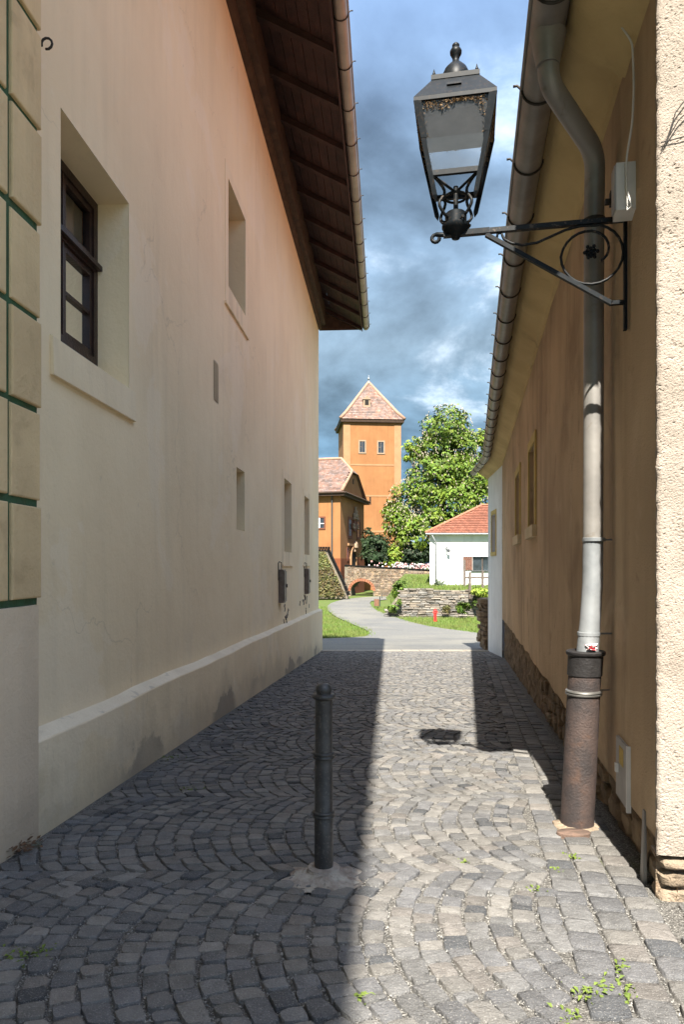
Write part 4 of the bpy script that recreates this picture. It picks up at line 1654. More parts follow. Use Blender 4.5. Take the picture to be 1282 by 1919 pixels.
rb_, rt_ = post(2.19), post(2.55)
for k in range(4):
    m1 = MB()
    a, b = side_quad(k, rb_ - .012, rb_ - .012, rb_ + .008, 2.175, rb_ + .008, 2.175), side_quad(k, rb_ - .012, rb_ - .012, rb_ - .014, 2.175, rb_ - .014, 2.175)
    p0, p1 = a[0], a[1]
    q0, q1 = b[0], b[1]
    up = lambda p: (p[0], p[1], p[2] + .028)
    m1.hexa([p0, p1, q1, q0, up(p0), up(p1), up(q1), up(q0)])
    m1.build('bottom_rail', 'lamp_paint', lamp)
    m1 = MB()
    hmid = 2.365
    rm = post(hmid)
    m1.quad(*side_quad(k, rb_, rm, rb_, 2.19, rm, hmid))
    m1.build('pane', 'glass_lamp', lamp)
    m1 = MB()
    m1.quad(*side_quad(k, rm - .005, rt_ - .005, rm - .001, hmid + .001, rt_ - .001, 2.545))
    m1.build('upper_pane', 'glass_lamp_dirty', lamp)
    # side shields beside the upper panes
    for sg in (-1, 1):
        m1 = MB()

        def rot2(u, v, k=k):
            for _ in range(k):
                u, v = -v, u
            return u, v
        pts = []
        for (x, r, h) in ((sg * (rm + .012), rm + .014, 2.365), (sg * (rm - .022), rm + .014, 2.365), (sg * (rt_ - .03), rt_ + .012, 2.552), (sg * (rt_ + .012), rt_ + .012, 2.552)):
            u, v = rot2(x, -r)
            pts.append(LR(u, v, h))
        m1.quad(*pts)
        m1.build('corner_shield', 'lamp_paint', lamp)
    # cobwebs and dirt behind the glass
    m1 = MB()
    for j in range(420):
        u = R.uniform(-1, 1)
        top = 0.10 + 0.5 * abs(u) ** 3 + 0.14 * math.sin(u * 5 + k)
        v = R.random() ** 1.6 * max(.08, top)
        if abs(u) > 0.86:
            v = R.random()
        h = 2.54 - v * 0.175
        rr = post(h) + .003 + R.random() * .004
        x = u * (rr - .02)
        s_ = R.uniform(.003, .008)
        uu, vv = x, -rr
        for _ in range(k):
            uu, vv = -vv, uu
        c = Vector(LR(uu, vv, h))
        d1 = Vector((R.uniform(-1, 1), R.uniform(-1, 1), R.uniform(-1, 1))) * s_ * 1.6
        d2 = Vector((R.uniform(-1, 1), R.uniform(-1, 1), R.uniform(-1, 1))) * s_
        m1.add([c - d1, c + d2, c + d1], [(0, 1, 2)])
    o = m1.build('cobweb', 'web', lamp, recalc=False)
    o['kind'] = 'stuff'
m1 = MB()
sq_frustum(m1, post(2.52) - .012, 2.50, post(2.54) - .012, 2.535)
m1.build('reflector_housing', 'reflector', lamp)
m1 = MB()
sq_frustum(m1, 0.224, 2.548, 0.224, 2.57)
sq_frustum(m1, 0.224, 2.5705, 0.130, 2.715)
hat = m1.build('hood', 'lamp_paint', lamp)
m1 = MB()
sq_frustum(m1, 0.134, 2.7155, 0.134, 2.742)
sub(m1.build('hood_rim', 'lamp_paint', lamp), hat)
m1 = MB()
f_ = lambda a, o, h: LR(a, -0.196 + (o), h)
m1.hexa([LR(-.035, -.190, 2.640), LR(.045, -.190, 2.640), LR(.045, -.165, 2.640), LR(-.035, -.165, 2.640), LR(-.035, -.183, 2.656), LR(.045, -.183, 2.656), LR(.045, -.160, 2.656), LR(-.035, -.160, 2.656)])
sub(m1.build('vent_slot', 'lamp_paint', lamp), hat)
for (sx, sy) in ((1, 1), (1, -1), (-1, 1), (-1, -1)):
    m1 = MB()
    p = LR(sx * .118, sy * .118, 2.7425)
    m1.lathe([(.008, 0), (.011, .010), (.006, .02), (.004, .03), (.001, .04)], p, 8)
    sub(m1.build('hood_pin', 'lamp_paint', lamp, smooth=True), hat)
m1 = MB()
m1.lathe([(0.078, 2.7425), (0.084, 2.752), (0.086, 2.775), (0.080, 2.81), (0.064, 2.845), (0.040, 2.872), (0.022, 2.885), (0.018, 2.905), (0.024, 2.922), (0.033, 2.938), (0.034, 2.952), (0.026, 2.966), (0.019, 2.972),
          (0.021, 2.98), (0.021, 2.988), (0.012, 2.998), (0.002, 3.0)], (lc[0], lc[1], EYE), 24)
m1.build('finial', 'lamp_paint', lamp, smooth=True, auto=60)

# junction box with its cable, meter panel
t = thing('junction_box', 'white plastic junction box on the brown wall above the lamp bracket', 'junction box', RW(3.70, 0, 1.86))
m1 = MB()
m1.hexa([RW(3.65, 0.0, 1.88), RW(3.65, 0.10, 1.88), RW(3.74, 0.10, 1.86), RW(3.74, 0.0, 1.86), RW(3.65, 0.0, 2.13), RW(3.65, 0.10, 2.13), RW(3.74, 0.10, 2.13), RW(3.74, 0.0, 2.13)])
m1.build('casing', 'plastic_white', t)
m1 = MB()
m1.fbox(RW, 3.655, 3.735, 0.101, 0.108, 1.89, 2.12)
m1.build('lid', 'plastic_grey', t)
m1 = MB()
cable = [RW(3.64, .05, 1.89), RW(3.63, .05, 1.86), RW(3.60, .03, 1.87), RW(3.62, .052, 1.95), RW(3.63, .055, 2.13), RW(3.60, .03, 2.3), RW(3.60, .022, 2.5), RW(3.60, .03, 2.72), RW(3.60, .09, 2.82)]
m1.tube(bez(cable, 3), .0055, 8)
m1.build('cable', 'plastic_white', t, smooth=True)
t = MB()
for (pts) in ([(0.02, .045, 1.93), (.06, .05, 2.06), (.12, .045, 2.14), (.5, .05, 2.5)], [(.0, .04, 1.90), (.07, .048, 2.02), (.13, .048, 2.08), (.5, .05, 2.4)]):
    t.tube([FF(*p) for p in pts], .0028, 5)
t.tube([FF(.0, .042, 1.935), FF(.1, .044, 1.95), FF(.5, .045, 1.94)], .0028, 5)
tag(t.build('loose_wires', 'hook_iron'), 'thin loose wires across the rough sunlit corner plaster', 'wires')
t = thing('meter_cupboard', 'white meter cupboard door low on the brown wall beside the standpipe', 'meter cupboard', RW(3.9, 0, -1.35))
m1 = MB()
m1.fbox(RW, 3.78, 4.07, 0.0, 0.018, -1.335, -0.995)
m1.build('door', 'plastic_grey', t)
m1 = MB()
m1.fbox(RW, 3.765, 3.7795, 0.0, 0.024, -1.345, -0.985)
m1.build('door_edge', 'plastic_white', t)
m1 = MB()
m1.fbox(RW, 3.87, 3.98, 0.0185, 0.020, -1.13, -1.03)
m1.build('sticker', 'label_yellow', t)
m1 = MB()
m1.fbox(RW, 3.99, 4.02, 0.0185, 0.036, -1.19, -1.14)
m1.build('lock', 'plastic_white', t)

# ------------------------------------------------------------------ bollard
t = thing('bollard', 'black ribbed iron bollard with ball top standing in the cobbles', 'bollard', BOL)
m1 = MB()
m1.lathe([(0.0475, 0.03), (0.0475, 0.306), (0.0455, 0.31), (0.0455, 0.60), (0.0445, 0.605), (0.0435, 0.885)], BOL, 28)
m1.build('post', 'bollard_iron', t, smooth=True, auto=50)
for h in (0.312, 0.607):
    m1 = MB()
    m1.lathe([(0.046, -.017), (0.055, -.015), (0.057, -.009), (0.051, -.003), (0.051, .002), (0.057, .007), (0.055, .013), (0.046, .016)], BOL + Vector((0, 0, h)), 28)
    m1.build('ring', 'bollard_iron', t, smooth=True, auto=70)
m1 = MB()
m1.lathe([(0.044, 0.886), (0.058, 0.894), (0.060, 0.902), (0.056, 0.911), (0.038, 0.913), (0.036, 0.918), (0.040, 0.926), (0.041, 0.938), (0.037, 0.952), (0.028, 0.961), (0.012, 0.966), (0.001, 0.967)], BOL, 28)
m1.build('cap', 'bollard_iron', t, smooth=True, auto=60)
m1 = MB()
m1.lathe([(0.088, -.04), (0.086, 0.03), (0.078, 0.045), (0.046, 0.05)], BOL, 20, 0.06)
m1.build('footing', 'mortar', t)
m1 = MB()
nr, na = 7, 36
for i in range(nr + 1):
    for k in range(na):
        an = 2 * math.pi * k / na
        rim = 0.17 + 0.08 * fbm((math.cos(an), math.sin(an), 2), 1.6, 4) + 0.05 * abs(math.cos(an))
        r = 0.07 + (rim - 0.07) * i / nr
        x, y = BOL.x + r * math.cos(an), BOL.y - .02 + r * math.sin(an)
        m1.v.append((x, y, G(y) + 0.026 * (1 - i / nr) - 0.006 * i / nr + 0.012 * fbm((x, y, 0), 22, 3)))
for i in range(nr):
    for k in range(na):
        m1.f.append((i * na + k, i * na + (k + 1) % na, (i + 1) * na + (k + 1) % na, (i + 1) * na + k))
m1.build('mortar_patch', 'mortar', t)

# ------------------------------------------------------------------ weeds and litter in the paving
WEEDS = [(1140, 1850, .09, 26, 'yellow-green weeds spreading in a joint by the sunlit corner'), (1100, 1862, .05, 14, 'moss tuft between cobbles left of the long weed streak'),
         (870, 1615, .035, 10, 'small green weed right of the bollard shadow'), (1045, 1632, .035, 12, 'green weed between setts near the drain lid'), (1068, 1605, .04, 14, 'green weed just below the drain lid'),
         (1008, 1668, .025, 8, 'tiny green weed among sunlit setts'), (1170, 1815, .035, 12, 'light green weed near the right edge of the paving'),
         (42, 1790, .075, 26, 'dark green weed in the shaded cobbles at left'), (318, 1420, .10, 22, 'green weeds at the foot of the cream wall'), (360, 1478, .06, 12, 'low weed tuft in the shaded cobbles'),
         (680, 1870, .03, 10, 'small weed at the edge of the building shadow'), (1065, 1905, .04, 12, 'small weed at the bottom edge of the paving')]
for (px, py, rad, n, lab) in WEEDS:
    c = gnd(px, py)
    m1 = MB()
    for k in range(n * 2):
        x, y = c.x + R.gauss(0, rad * .6), c.y + R.gauss(0, rad * .6)
        an = R.uniform(0, 6.28)
        L = R.uniform(.011, .028)
        wv = L * .3
        z = G(y) - .004
        d = Vector((math.cos(an), math.sin(an), 0))
        s_ = Vector((-d.y, d.x, 0)) * wv
        p = Vector((x, y, z))
        m1.add([p, p + d * L * .5 + s_ + Vector((0, 0, L * .45)), p + d * L + Vector((0, 0, L * .4)), p + d * L * .5 - s_ + Vector((0, 0, L * .45))], [(0, 1, 2, 3)])
    tag(m1.build('weed', 'weed', recalc=False), lab, 'weed', 'weeds in the paving joints', kind='stuff')
m1 = MB()
c = gnd(45, 1592)
for k in range(60):
    x, y = c.x + R.gauss(0, .05), c.y + R.gauss(0, .06)
    an = R.uniform(0, 6.28)
    L = R.uniform(.02, .045)
    d = Vector((math.cos(an), math.sin(an), R.uniform(-.3, .6)))
    s_ = Vector((-d.y, d.x, R.uniform(-.3, .3))) * .35
    p = Vector((x, y, G(y) + R.uniform(0, .04)))
    m1.add([p, p + (d * .5 + s_) * L, p + d * L, p + (d * .5 - s_) * L], [(0, 1, 2, 3)])
tag(m1.build('leaf_litter', 'dry_leaf', recalc=False), 'small heap of dry brown leaves at the foot of the cream wall', 'leaves', kind='stuff')

# ================================================================== beyond the alley
exec_far = True


def tiles(mb, O, U, V, poly, th, tw, tone_fn, lift=0.05):
    """overlapping tile slabs on the plane O + u*U + v*V (unit vectors) inside polygon poly [(u,v)]"""
    O, U, V = Vector(O), Vector(U).normalized(), Vector(V).normalized()
    Nn = U.cross(V).normalized()

    def inside(u, v):
        c = False
        for i in range(len(poly)):
            (x0, y0), (x1, y1) = poly[i], poly[i - 1]
            if (y0 > v) != (y1 > v) and u < (x1 - x0) * (v - y0) / (y1 - y0) + x0:
                c = not c
        return c
    v0, v1 = min(p[1] for p in poly), max(p[1] for p in poly)
    u0, u1 = min(p[0] for p in poly), max(p[0] for p in poly)
    v = v0
    row = 0
    while v < v1:
        u = u0 - (tw / 2 if row % 2 else 0)
        while u < u1:
            if inside(u + tw / 2, v + th / 2):
                j = R.uniform(-.01, .01)
                b = len(mb.v)
                e = tw * .03
                for (uu, vv, nn) in ((u + e, v - th * .15, lift + j), (u + tw - e, v - th * .15, lift + j), (u + tw - e, v + th, lift * .2), (u + e, v + th, lift * .2),
                                     (u + e, v - th * .15, 0.0), (u + tw - e, v - th * .15, 0.0)):
                    mb.v.append(tuple(O + U * uu + V * vv + Nn * nn))
                mb.f += [(b, b + 1, b + 2, b + 3), (b + 4, b + 5, b + 1, b)]
                tn = tone_fn()
                mb.tone.extend([tn] * 6)
            u += tw
        v += th
        row += 1


def old_tone():
    k = R.uniform(0.70, 1.18)
    g = R.random()
    return (k, k * (0.85 + .2 * g), k * (0.8 + .35 * g))


def new_tone():
    k = R.uniform(0.75, 1.12)
    return (k, k, k)


# ---- castle tower
TZ = 105.0
tw_ang = math.radians(-5.0)
tc0 = P(643.5, 1060, TZ)
tu = Vector((math.cos(tw_ang) * 1.0, -math.sin(tw_ang) * 1.0, 0))     # along the front to the right (and away)
tv = Vector((-tu.y, tu.x, 0))
TWID = 8.85


def TF(u, v, h):
    p = tc0 + tu * u + tv * v
    return (p.x, p.y, EYE + h)


TH = 21.75
tower = thing('castle_tower', 'tall square orange castle tower with a steep pyramid tiled roof', 'tower', TF(TWID / 2, TWID / 2, -2))
m1 = MB()
m1.hexa([TF(0, 0, -3.7), TF(TWID, 0, -3.7), TF(TWID, TWID, -3.7), TF(0, TWID, -3.7), TF(0, 0, TH), TF(TWID, 0, TH), TF(TWID, TWID, TH), TF(0, TWID, TH)])
m1.build('wall', 'castle_orange', tower)
for h in (15.3, 10.6, 5.2):
    m1 = MB()
    m1.hexa([TF(1.1, -.04, h - .12), TF(TWID - 1.1, -.04, h - .12), TF(TWID - 1.1, .01, h - .12), TF(1.1, .01, h - .12), TF(1.1, -.04, h + .12), TF(TWID - 1.1, -.04, h + .12), TF(TWID - 1.1, .01, h + .12), TF(1.1, .01, h + .12)])
    m1.build('string_course', 'castle_band', tower)
for (u0, u1) in ((.02, 1.05), (TWID - 1.05, TWID - .02)):
    m1 = MB()
    m1.hexa([TF(u0, -.05, -2), TF(u1, -.05, -2), TF(u1, .01, -2), TF(u0, .01, -2), TF(u0, -.05, TH - .3), TF(u1, -.05, TH - .3), TF(u1, .01, TH - .3), TF(u0, .01, TH - .3)])
    m1.build('corner_strip', 'castle_band', tower)


def far_window(root, fr, u0, u1, h0, h1, fm='stone_pale', gm='far_glass', e=0.2, pr=0.08, bars_=True, depth=.02):
    m1 = MB()
    for (a, b, c, d) in ((u0 - e, u0, h0 - e, h1 + e), (u1, u1 + e, h0 - e, h1 + e), (u0, u1, h1, h1 + e), (u0, u1, h0 - e, h0)):
        m1.hexa([fr(a, -pr, c), fr(b, -pr, c), fr(b, .01, c), fr(a, .01, c), fr(a, -pr, d), fr(b, -pr, d), fr(b, .01, d), fr(a, .01, d)])
    o = m1.build('window', fm, root)
    m1 = MB()
    m1.quad(fr(u0, -depth, h0), fr(u1, -depth, h0), fr(u1, -depth, h1), fr(u0, -depth, h1))
    sub(m1.build('pane', gm, root), o)
    if bars_:
        m1 = MB()
        um = (u0 + u1) / 2
        for (a, b, c, d) in ((um - .04, um + .04, h0, h1), (u0, um - .04, (h0 + h1) / 2 - .04, (h0 + h1) / 2 + .04)):
            m1.hexa([fr(a, -depth - .03, c), fr(b, -depth - .03, c), fr(b, -depth - .005, c), fr(a, -depth - .005, c), fr(a, -depth - .03, d), fr(b, -depth - .03, d), fr(b, -depth - .005, d), fr(a, -depth - .005, d)])
        sub(m1.build('glazing_bar', 'fence_wood', root), o)
    return o


far_window(tower, TF, 2.50, 3.28, 17.2, 18.85)
far_window(tower, TF, 5.35, 6.15, 17.15, 18.8)
m1 = MB()
m1.hexa([TF(4.0, -.03, 9.3), TF(4.22, -.03, 9.3), TF(4.22, .01, 9.3), TF(4.0, .01, 9.3), TF(4.0, -.03, 11.0 - .4), TF(4.22, -.03, 10.6), TF(4.22, .01, 10.6), TF(4.0, .01, 10.6)])
m1.build('arrow_slit', 'interior_dark', tower)
m1 = MB()
ov = 0.38
m1.hexa([TF(-ov, -ov, TH - .02), TF(TWID + ov, -ov, TH - .02), TF(TWID + ov, TWID + ov, TH - .02), TF(-ov, TWID + ov, TH - .02),
         TF(-ov - .1, -ov - .1, TH + .45), TF(TWID + ov + .1, -ov - .1, TH + .45), TF(TWID + ov + .1, TWID + ov + .1, TH + .45), TF(-ov - .1, TWID + ov + .1, TH + .45)])
m1.build('eaves', 'old_timber', tower)
APX = TWID / 2
RB, RT = TH + .452, 29.0
m1 = MB()
m1.tone = []
cor = [(-ov - .1, -ov - .1), (TWID + ov + .1, -ov - .1), (TWID + ov + .1, TWID + ov + .1), (-ov - .1, TWID + ov + .1)]
mc = [(APX + (c[0] - APX) * .80, APX + (c[1] - APX) * .80) for c in cor]
HM = RB + (RT - RB) * .17
for k in range(4):
    b = len(m1.v)
    a, c = cor[k], cor[(k + 1) % 4]
    a2, c2 = mc[k], mc[(k + 1) % 4]
    m1.v += [TF(a[0], a[1], RB), TF(c[0], c[1], RB), TF(c2[0], c2[1], HM), TF(a2[0], a2[1], HM), TF(APX, APX, RT)]
    m1.f += [(b, b + 1, b + 2, b + 3), (b + 3, b + 2, b + 4)]
    m1.tone += [(.8, .8, .8)] * 5
troof = m1.build('roof', 'roof_old', tower)
m1 = MB()
m1.tone = []
for k in (0, 3):
    a, c = Vector(TF(*mc[k], HM)), Vector(TF(*mc[(k + 1) % 4], HM))
    ap = Vector(TF(APX, APX, RT))
    U = (c - a)
    L = U.length
    mid = (a + c) / 2
    V = ap - mid
    tiles(m1, a, U, V, [(0, 0), (L, 0), (L / 2, V.length)], .34, .30, old_tone, .06)
    a0_, c0_ = Vector(TF(*cor[k], RB)), Vector(TF(*cor[(k + 1) % 4], RB))
    U = c0_ - a0_
    V = mid - (a0_ + c0_) / 2
    L = U.length
    d = (L - (c - a).length) / 2
    tiles(m1, a0_, U, V, [(0, 0), (L, 0), (L - d, V.length), (d, V.length)], .34, .30, old_tone, .06)
o = sub(m1.build('roof_tiles', 'roof_old', tower, recalc=False), troof)
o['kind'] = 'stuff'
for k in range(4):
    m1 = MB()
    m1.tube([TF(*cor[k], RB + .06), TF(*mc[k], HM + .06), TF(APX, APX, RT + .05)], [.26, .26, .2], 8)
    sub(m1.build('hip_tiles', 'roof_hip', tower, smooth=True), troof)
m1 = MB()
dm = (3.85, -0.55)
hw = .55
hd0, hd1 = 24.35, 25.5
yv = 1.15
m1.hexa([TF(APX - .7 - hw, yv, hd0), TF(APX - .7 + hw, yv, hd0), TF(APX - .7 + hw, 3.4, hd0), TF(APX - .7 - hw, 3.4, hd0), TF(APX - .7 - hw, yv, hd1), TF(APX - .7 + hw, yv, hd1), TF(APX - .7 + hw, 3.4, hd1), TF(APX - .7 - hw, 3.4, hd1)])
b = len(m1.v)
m1.v += [TF(APX - .7 - hw - .1, yv - .1, hd1 + .01), TF(APX - .7 + hw + .1, yv - .1, hd1 + .01), TF(APX - .7, yv - .1, hd1 + .6), TF(APX - .7 - hw - .1, 3.4, hd1 + .01), TF(APX - .7 + hw + .1, 3.4, hd1 + .01), TF(APX - .7, 3.4, hd1 + .6)]
m1.f += [(b, b + 1, b + 2), (b, b + 2, b + 5, b + 3), (b + 1, b + 4, b + 5, b + 2)]
dmo = m1.build('dormer', 'stone_pale', tower)
m1 = MB()
m1.quad(TF(APX - .7 - .3, yv - .02, hd0 + .3), TF(APX - .7 + .3, yv - .02, hd0 + .3), TF(APX - .7 + .3, yv - .02, hd1 - .1), TF(APX - .7 - .3, yv - .02, hd1 - .1))
sub(m1.build('dormer_window', 'interior_dark', tower), dmo)
m1 = MB()
m1.lathe([(.35, 0), (.3, .35), (.08, .5), (.07, .75), (.2, .85), (.2, 1.0), (.05, 1.1), (.04, 1.5)], TF(APX, APX, RT - .35), 10)
m1.build('finial', 'zinc_pale', tower, smooth=True)

# ---- gatehouse
gc = P(638, 1060, 86.0)
gdir = Vector((0.264, 1, 0)).normalized()      # along the right-hand face, going back
gleft = Vector((-gdir.y, gdir.x, 0))           # along the front face to the left
GL, GD = 14.0, 13.0


def GR(u, v, h):
    """right-hand face frame: u back along the face, v outward negative = outside"""
    p = gc + gdir * u + gleft * v
    return (p.x, p.y, EYE + h)


def GFr(u, v, h):
    """front face frame: u to the left from the corner (negative v outside)"""
    p = gc + gleft * u + gdir * v
    return (p.x, p.y, EYE + h)


gate = thing('gatehouse', 'orange castle gatehouse with hipped tile roof, left of the tower', 'gatehouse', GR(6, 4, -2))
GE = 9.15
m1 = MB()
m1.hexa([GR(0, 0, -1.0), GR(GD, 0, -1.0), GR(GD, GL, -1.0), GR(0, GL, -1.0), GR(0, 0, GE), GR(GD, 0, GE), GR(GD, GL, GE), GR(0, GL, GE)])
m1.build('wall', 'castle_orange', gate)
m1 = MB()
m1.hexa([GR(-.05, -.05, -3.8), GR(GD, -.05, -3.8), GR(GD, GL, -3.8), GR(-.05, GL, -3.8), GR(-.05, -.05, 0.9), GR(GD, -.05, 0.9), GR(GD, .02, 0.9), GR(-.05, GL, 0.9)])
m1.build('base', 'castle_base', gate)
# roof
RH = 14.2
ovh = .75
m1 = MB()
m1.tone = []
E = [GR(-ovh, -ovh, GE), GR(GD + ovh, -ovh, GE), GR(GD + ovh, GL + 1, GE), GR(-ovh, GL + 1, GE)]
hipu0, hipu1 = GD * .36, GD * .64
HH = GE + (RH - GE) * .62
Rr = [GR(GD / 2, 1.6, RH), GR(GD / 2, GL + 1, RH)]
Gb = [GR(hipu0, -.35, HH), GR(hipu1, -.35, HH)]
pts = [E[0], E[1], E[2], E[3], Rr[0], Rr[1], Gb[0], Gb[1], GR(-ovh, -.35, GE), GR(GD + ovh, -.35, GE)]
m1.v += pts
m1.f += [(0, 3, 5, 4, 6, 8), (2, 1, 9, 7, 4, 5), (6, 4, 7), (0, 8, 9, 1)]
m1.tone += [(.8, .8, .8)] * len(pts)
groof = m1.build('roof', 'roof_old', gate)
m1 = MB()          # gable wall
m1.hexa([GR(0.2, -.02, GE + .0), GR(GD - .2, -.02, GE + .0), GR(GD - .2, .3, GE), GR(0.2, .3, GE), GR(hipu0 + .15, -.02, HH - .15), GR(hipu1 - .15, -.02, HH - .15), GR(hipu1 - .15, .3, HH - .15), GR(hipu0 + .15, .3, HH - .15)])
m1.build('gable', 'castle_orange', gate)
m1 = MB()
m1.hexa([GR(GD / 2 - .2, -.05, GE + 1.7), GR(GD / 2 + .3, -.05, GE + 1.7), GR(GD / 2 + .3, .0, GE + 1.7), GR(GD / 2 - .2, .0, GE + 1.7), GR(GD / 2 - .2, -.05, GE + 2.4), GR(GD / 2 + .3, -.05, GE + 2.4), GR(GD / 2 + .3, .0, GE + 2.4), GR(GD / 2 - .2, .0, GE + 2.4)])
m1.build('gable_opening', 'interior_dark', gate)
m1 = MB()
m1.tone = []
a, c = Vector(E[0]), Vector(E[3])
U = c - a
mid = Vector(GR(GD / 2, 0, RH)) - Vector(GR(-ovh, 0, GE))
tiles(m1, a, U * -1, mid, [(-U.length, 0), (-.35, 0), (-.45, mid.length * .62), (-2.3, mid.length), (-U.length, mid.length)], .36, .32, old_tone, .07)
o = sub(m1.build('roof_tiles', 'roof_old', gate, recalc=False), groof)
o['kind'] = 'stuff'
m1 = MB()
m1.tube([GR(-ovh + .1, -.35, GE + .1), Vector(Gb[0]) + Vector((0, 0, .05)), Vector(Rr[0]) + Vector((0, 0, .1)), Vector(Rr[1]) + Vector((0, 0, .1))], .22, 6)
sub(m1.build('ridge_tiles', 'roof_hip', gate, smooth=True), groof)
m1 = MB()
for (p, q) in ((GR(-ovh, -ovh, GE - .12), GR(-ovh, GL, GE - .12)), (GR(-ovh, -ovh, GE - .12), GR(GD + ovh, -ovh, GE - .12))):
    m1.tube([p, q], .13, 6)
m1.hexa([GR(-ovh + .1, -ovh + .1, GE - .5), GR(GD + ovh - .1, -ovh + .1, GE - .5), GR(GD + ovh - .1, GL, GE - .5), GR(-ovh + .1, GL, GE - .5), GR(-ovh + .1, -ovh + .1, GE - .02), GR(GD + ovh - .1, -ovh + .1, GE - .02), GR(GD + ovh - .1, GL, GE - .02), GR(-ovh + .1, GL, GE - .02)])
m1.build('eaves', 'old_timber', gate)
m1 = MB()
m1.tube([GFr(.9, -ovh, GE - .2), GFr(1.05, -.15, GE - .9), GFr(1.05, -.12, -2.2)], .09, 6)
m1.build('downpipe', 'dark_metal', gate)
# front arched window
wfr = lambda u, v, h: GFr(u, v, h)
far_window(gate, wfr, 2.1, 3.3, 4.7, 5.95, fm='stone_red', e=.18, bars_=False)
m1 = MB()
m1.hexa([GFr(2.62, -.12, 4.7), GFr(2.78, -.12, 4.7), GFr(2.78, -.05, 4.7), GFr(2.62, -.05, 4.7), GFr(2.62, -.12, 5.95), GFr(2.78, -.12, 5.95), GFr(2.78, -.05, 5.95), GFr(2.62, -.05, 5.95)])
m1.hexa([GFr(2.1, -.11, 5.2), GFr(3.3, -.11, 5.2), GFr(3.3, -.05, 5.2), GFr(2.1, -.05, 5.2), GFr(2.1, -.11, 5.3), GFr(3.3, -.11, 5.3), GFr(3.3, -.05, 5.3), GFr(2.1, -.05, 5.3)])
m1.build('window_cross', 'white_wood', gate)
# two windows with crest between them on the right-hand face, door below
for (u0, u1) in ((4.2, 5.6), (8.9, 10.2)):
    far_window(gate, GR, u0, u1, 3.9, 6.0, fm='stone_red', e=.35, bars_=True)
m1 = MB()
m1.hexa([GR(6.4, -.2, 4.6), GR(7.9, -.2, 4.6), GR(7.9, 0, 4.6), GR(6.4, 0, 4.6), GR(6.4, -.2, 6.4), GR(7.9, -.2, 6.4), GR(7.9, 0, 6.4), GR(6.4, 0, 6.4)])
m1.build('crest_panel', 'stone_red', gate)
m1 = MB()
for (u, h, s_) in ((6.2, 5.2, .25), (8.1, 5.2, .25), (7.15, 6.9, .35), (7.15, 7.6, .18), (6.5, 6.5, .3), (7.8, 6.5, .3)):
    m1.lathe([(.02, -s_ * 1.6), (s_, -s_), (s_ * .8, 0), (s_, s_), (.02, s_ * 1.7)], GR(u, -.2, h), 6)
for (u, h, s_) in ((6.9, 2.6, .5), (7.5, 3.0, .35), (6.6, 2.0, .3)):
    m1.lathe([(.02, -s_), (s_, -s_ * .4), (s_ * .8, s_ * .3), (.02, s_)], GR(u, -.1, h), 7)
m1.build('carved_ornament', 'stone_pale', gate)
m1 = MB()
n = 10
dcen, dw, dh0, dsp = 6.3, 1.25, -1.2, 1.0
arc = [(dcen + dw * math.cos(math.pi * k / n), dsp + dw * math.sin(math.pi * k / n)) for k in range(n + 1)]
ptsd = [(dcen + dw, dh0)] + arc + [(dcen - dw, dh0)]
m1.v += [GR(u, -.12, h) for (u, h) in ptsd]
m1.f.append(tuple(range(len(ptsd))))
m1.build('doorway', 'interior_dark', gate)
m1 = MB()
pr = [(dcen + dw + .3, dh0)] + [(dcen + (dw + .3) * math.cos(math.pi * k / n), dsp + (dw + .3) * math.sin(math.pi * k / n)) for k in range(n + 1)] + [(dcen - dw - .3, dh0)]
for i in range(len(ptsd) - 1):
    a, b_, c, d = ptsd[i], ptsd[i + 1], pr[i + 1], pr[i]
    m1.hexa([GR(a[0], -.25, a[1]), GR(b_[0], -.25, b_[1]), GR(c[0], -.25, c[1]), GR(d[0], -.25, d[1]), GR(a[0], 0, a[1]), GR(b_[0], 0, b_[1]), GR(c[0], 0, c[1]), GR(d[0], 0, d[1])])
m1.hexa([GR(3.6, -.2, 2.6), GR(9.0, -.2, 2.6), GR(9.0, 0, 2.6), GR(3.6, 0, 2.6), GR(3.6, -.2, 2.9), GR(9.0, -.2, 2.9), GR(9.0, 0, 2.9), GR(3.6, 0, 2.9)])
m1.build('door_surround', 'castle_band', gate)
far_window(gate, GR, 3.2, 3.9, .7, 2.2, fm='stone_red', e=.15, bars_=False)

# ---- stone bridge
BO = P(646, 1060, 86.2)
bu = Vector((1, -0.20, 0)).normalized()
bn = Vector((-bu.y, bu.x, 0))


def BF(u, v, h):
    p = Vector((BO.x, BO.y, 0)) + bu * u + bn * v
    return (p.x, p.y, EYE + h)


bridge = thing('stone_bridge', 'rubble stone bridge with a low brick-edged arch leading to the gatehouse', 'bridge', BF(4, 1, -3.7))
BL = 12.0
AC, AR, AH = 2.15, 1.42, -3.15
ahw = lambda u: AH + 1.25 * math.sqrt(max(0, 1 - ((u - AC) / AR) ** 2)) if abs(u - AC) < AR else None
m1 = MB()
N = 60
top = lambda u: -0.02 - 0.055 * u
for i in range(N):
    u0, u1 = BL * i / N, BL * (i + 1) / N
    um = (u0 + u1) / 2
    l0 = ahw(u0) if ahw(um) is not None and ahw(u0) is not None else (-4.2 if ahw(um) is None else AH)
    l1 = ahw(u1) if ahw(um) is not None and ahw(u1) is not None else (-4.2 if ahw(um) is None else AH)
    m1.hexa([BF(u0, 0, l0), BF(u1, 0, l1), BF(u1, 3.6, l1), BF(u0, 3.6, l0), BF(u0, 0, top(u0)), BF(u1, 0, top(u1)), BF(u1, .5, top(u1)), BF(u0, .5, top(u0))])
m1.build('core', 'bridge_mortar', bridge)
m1 = MB()
m1.tone = []
h = -4.1
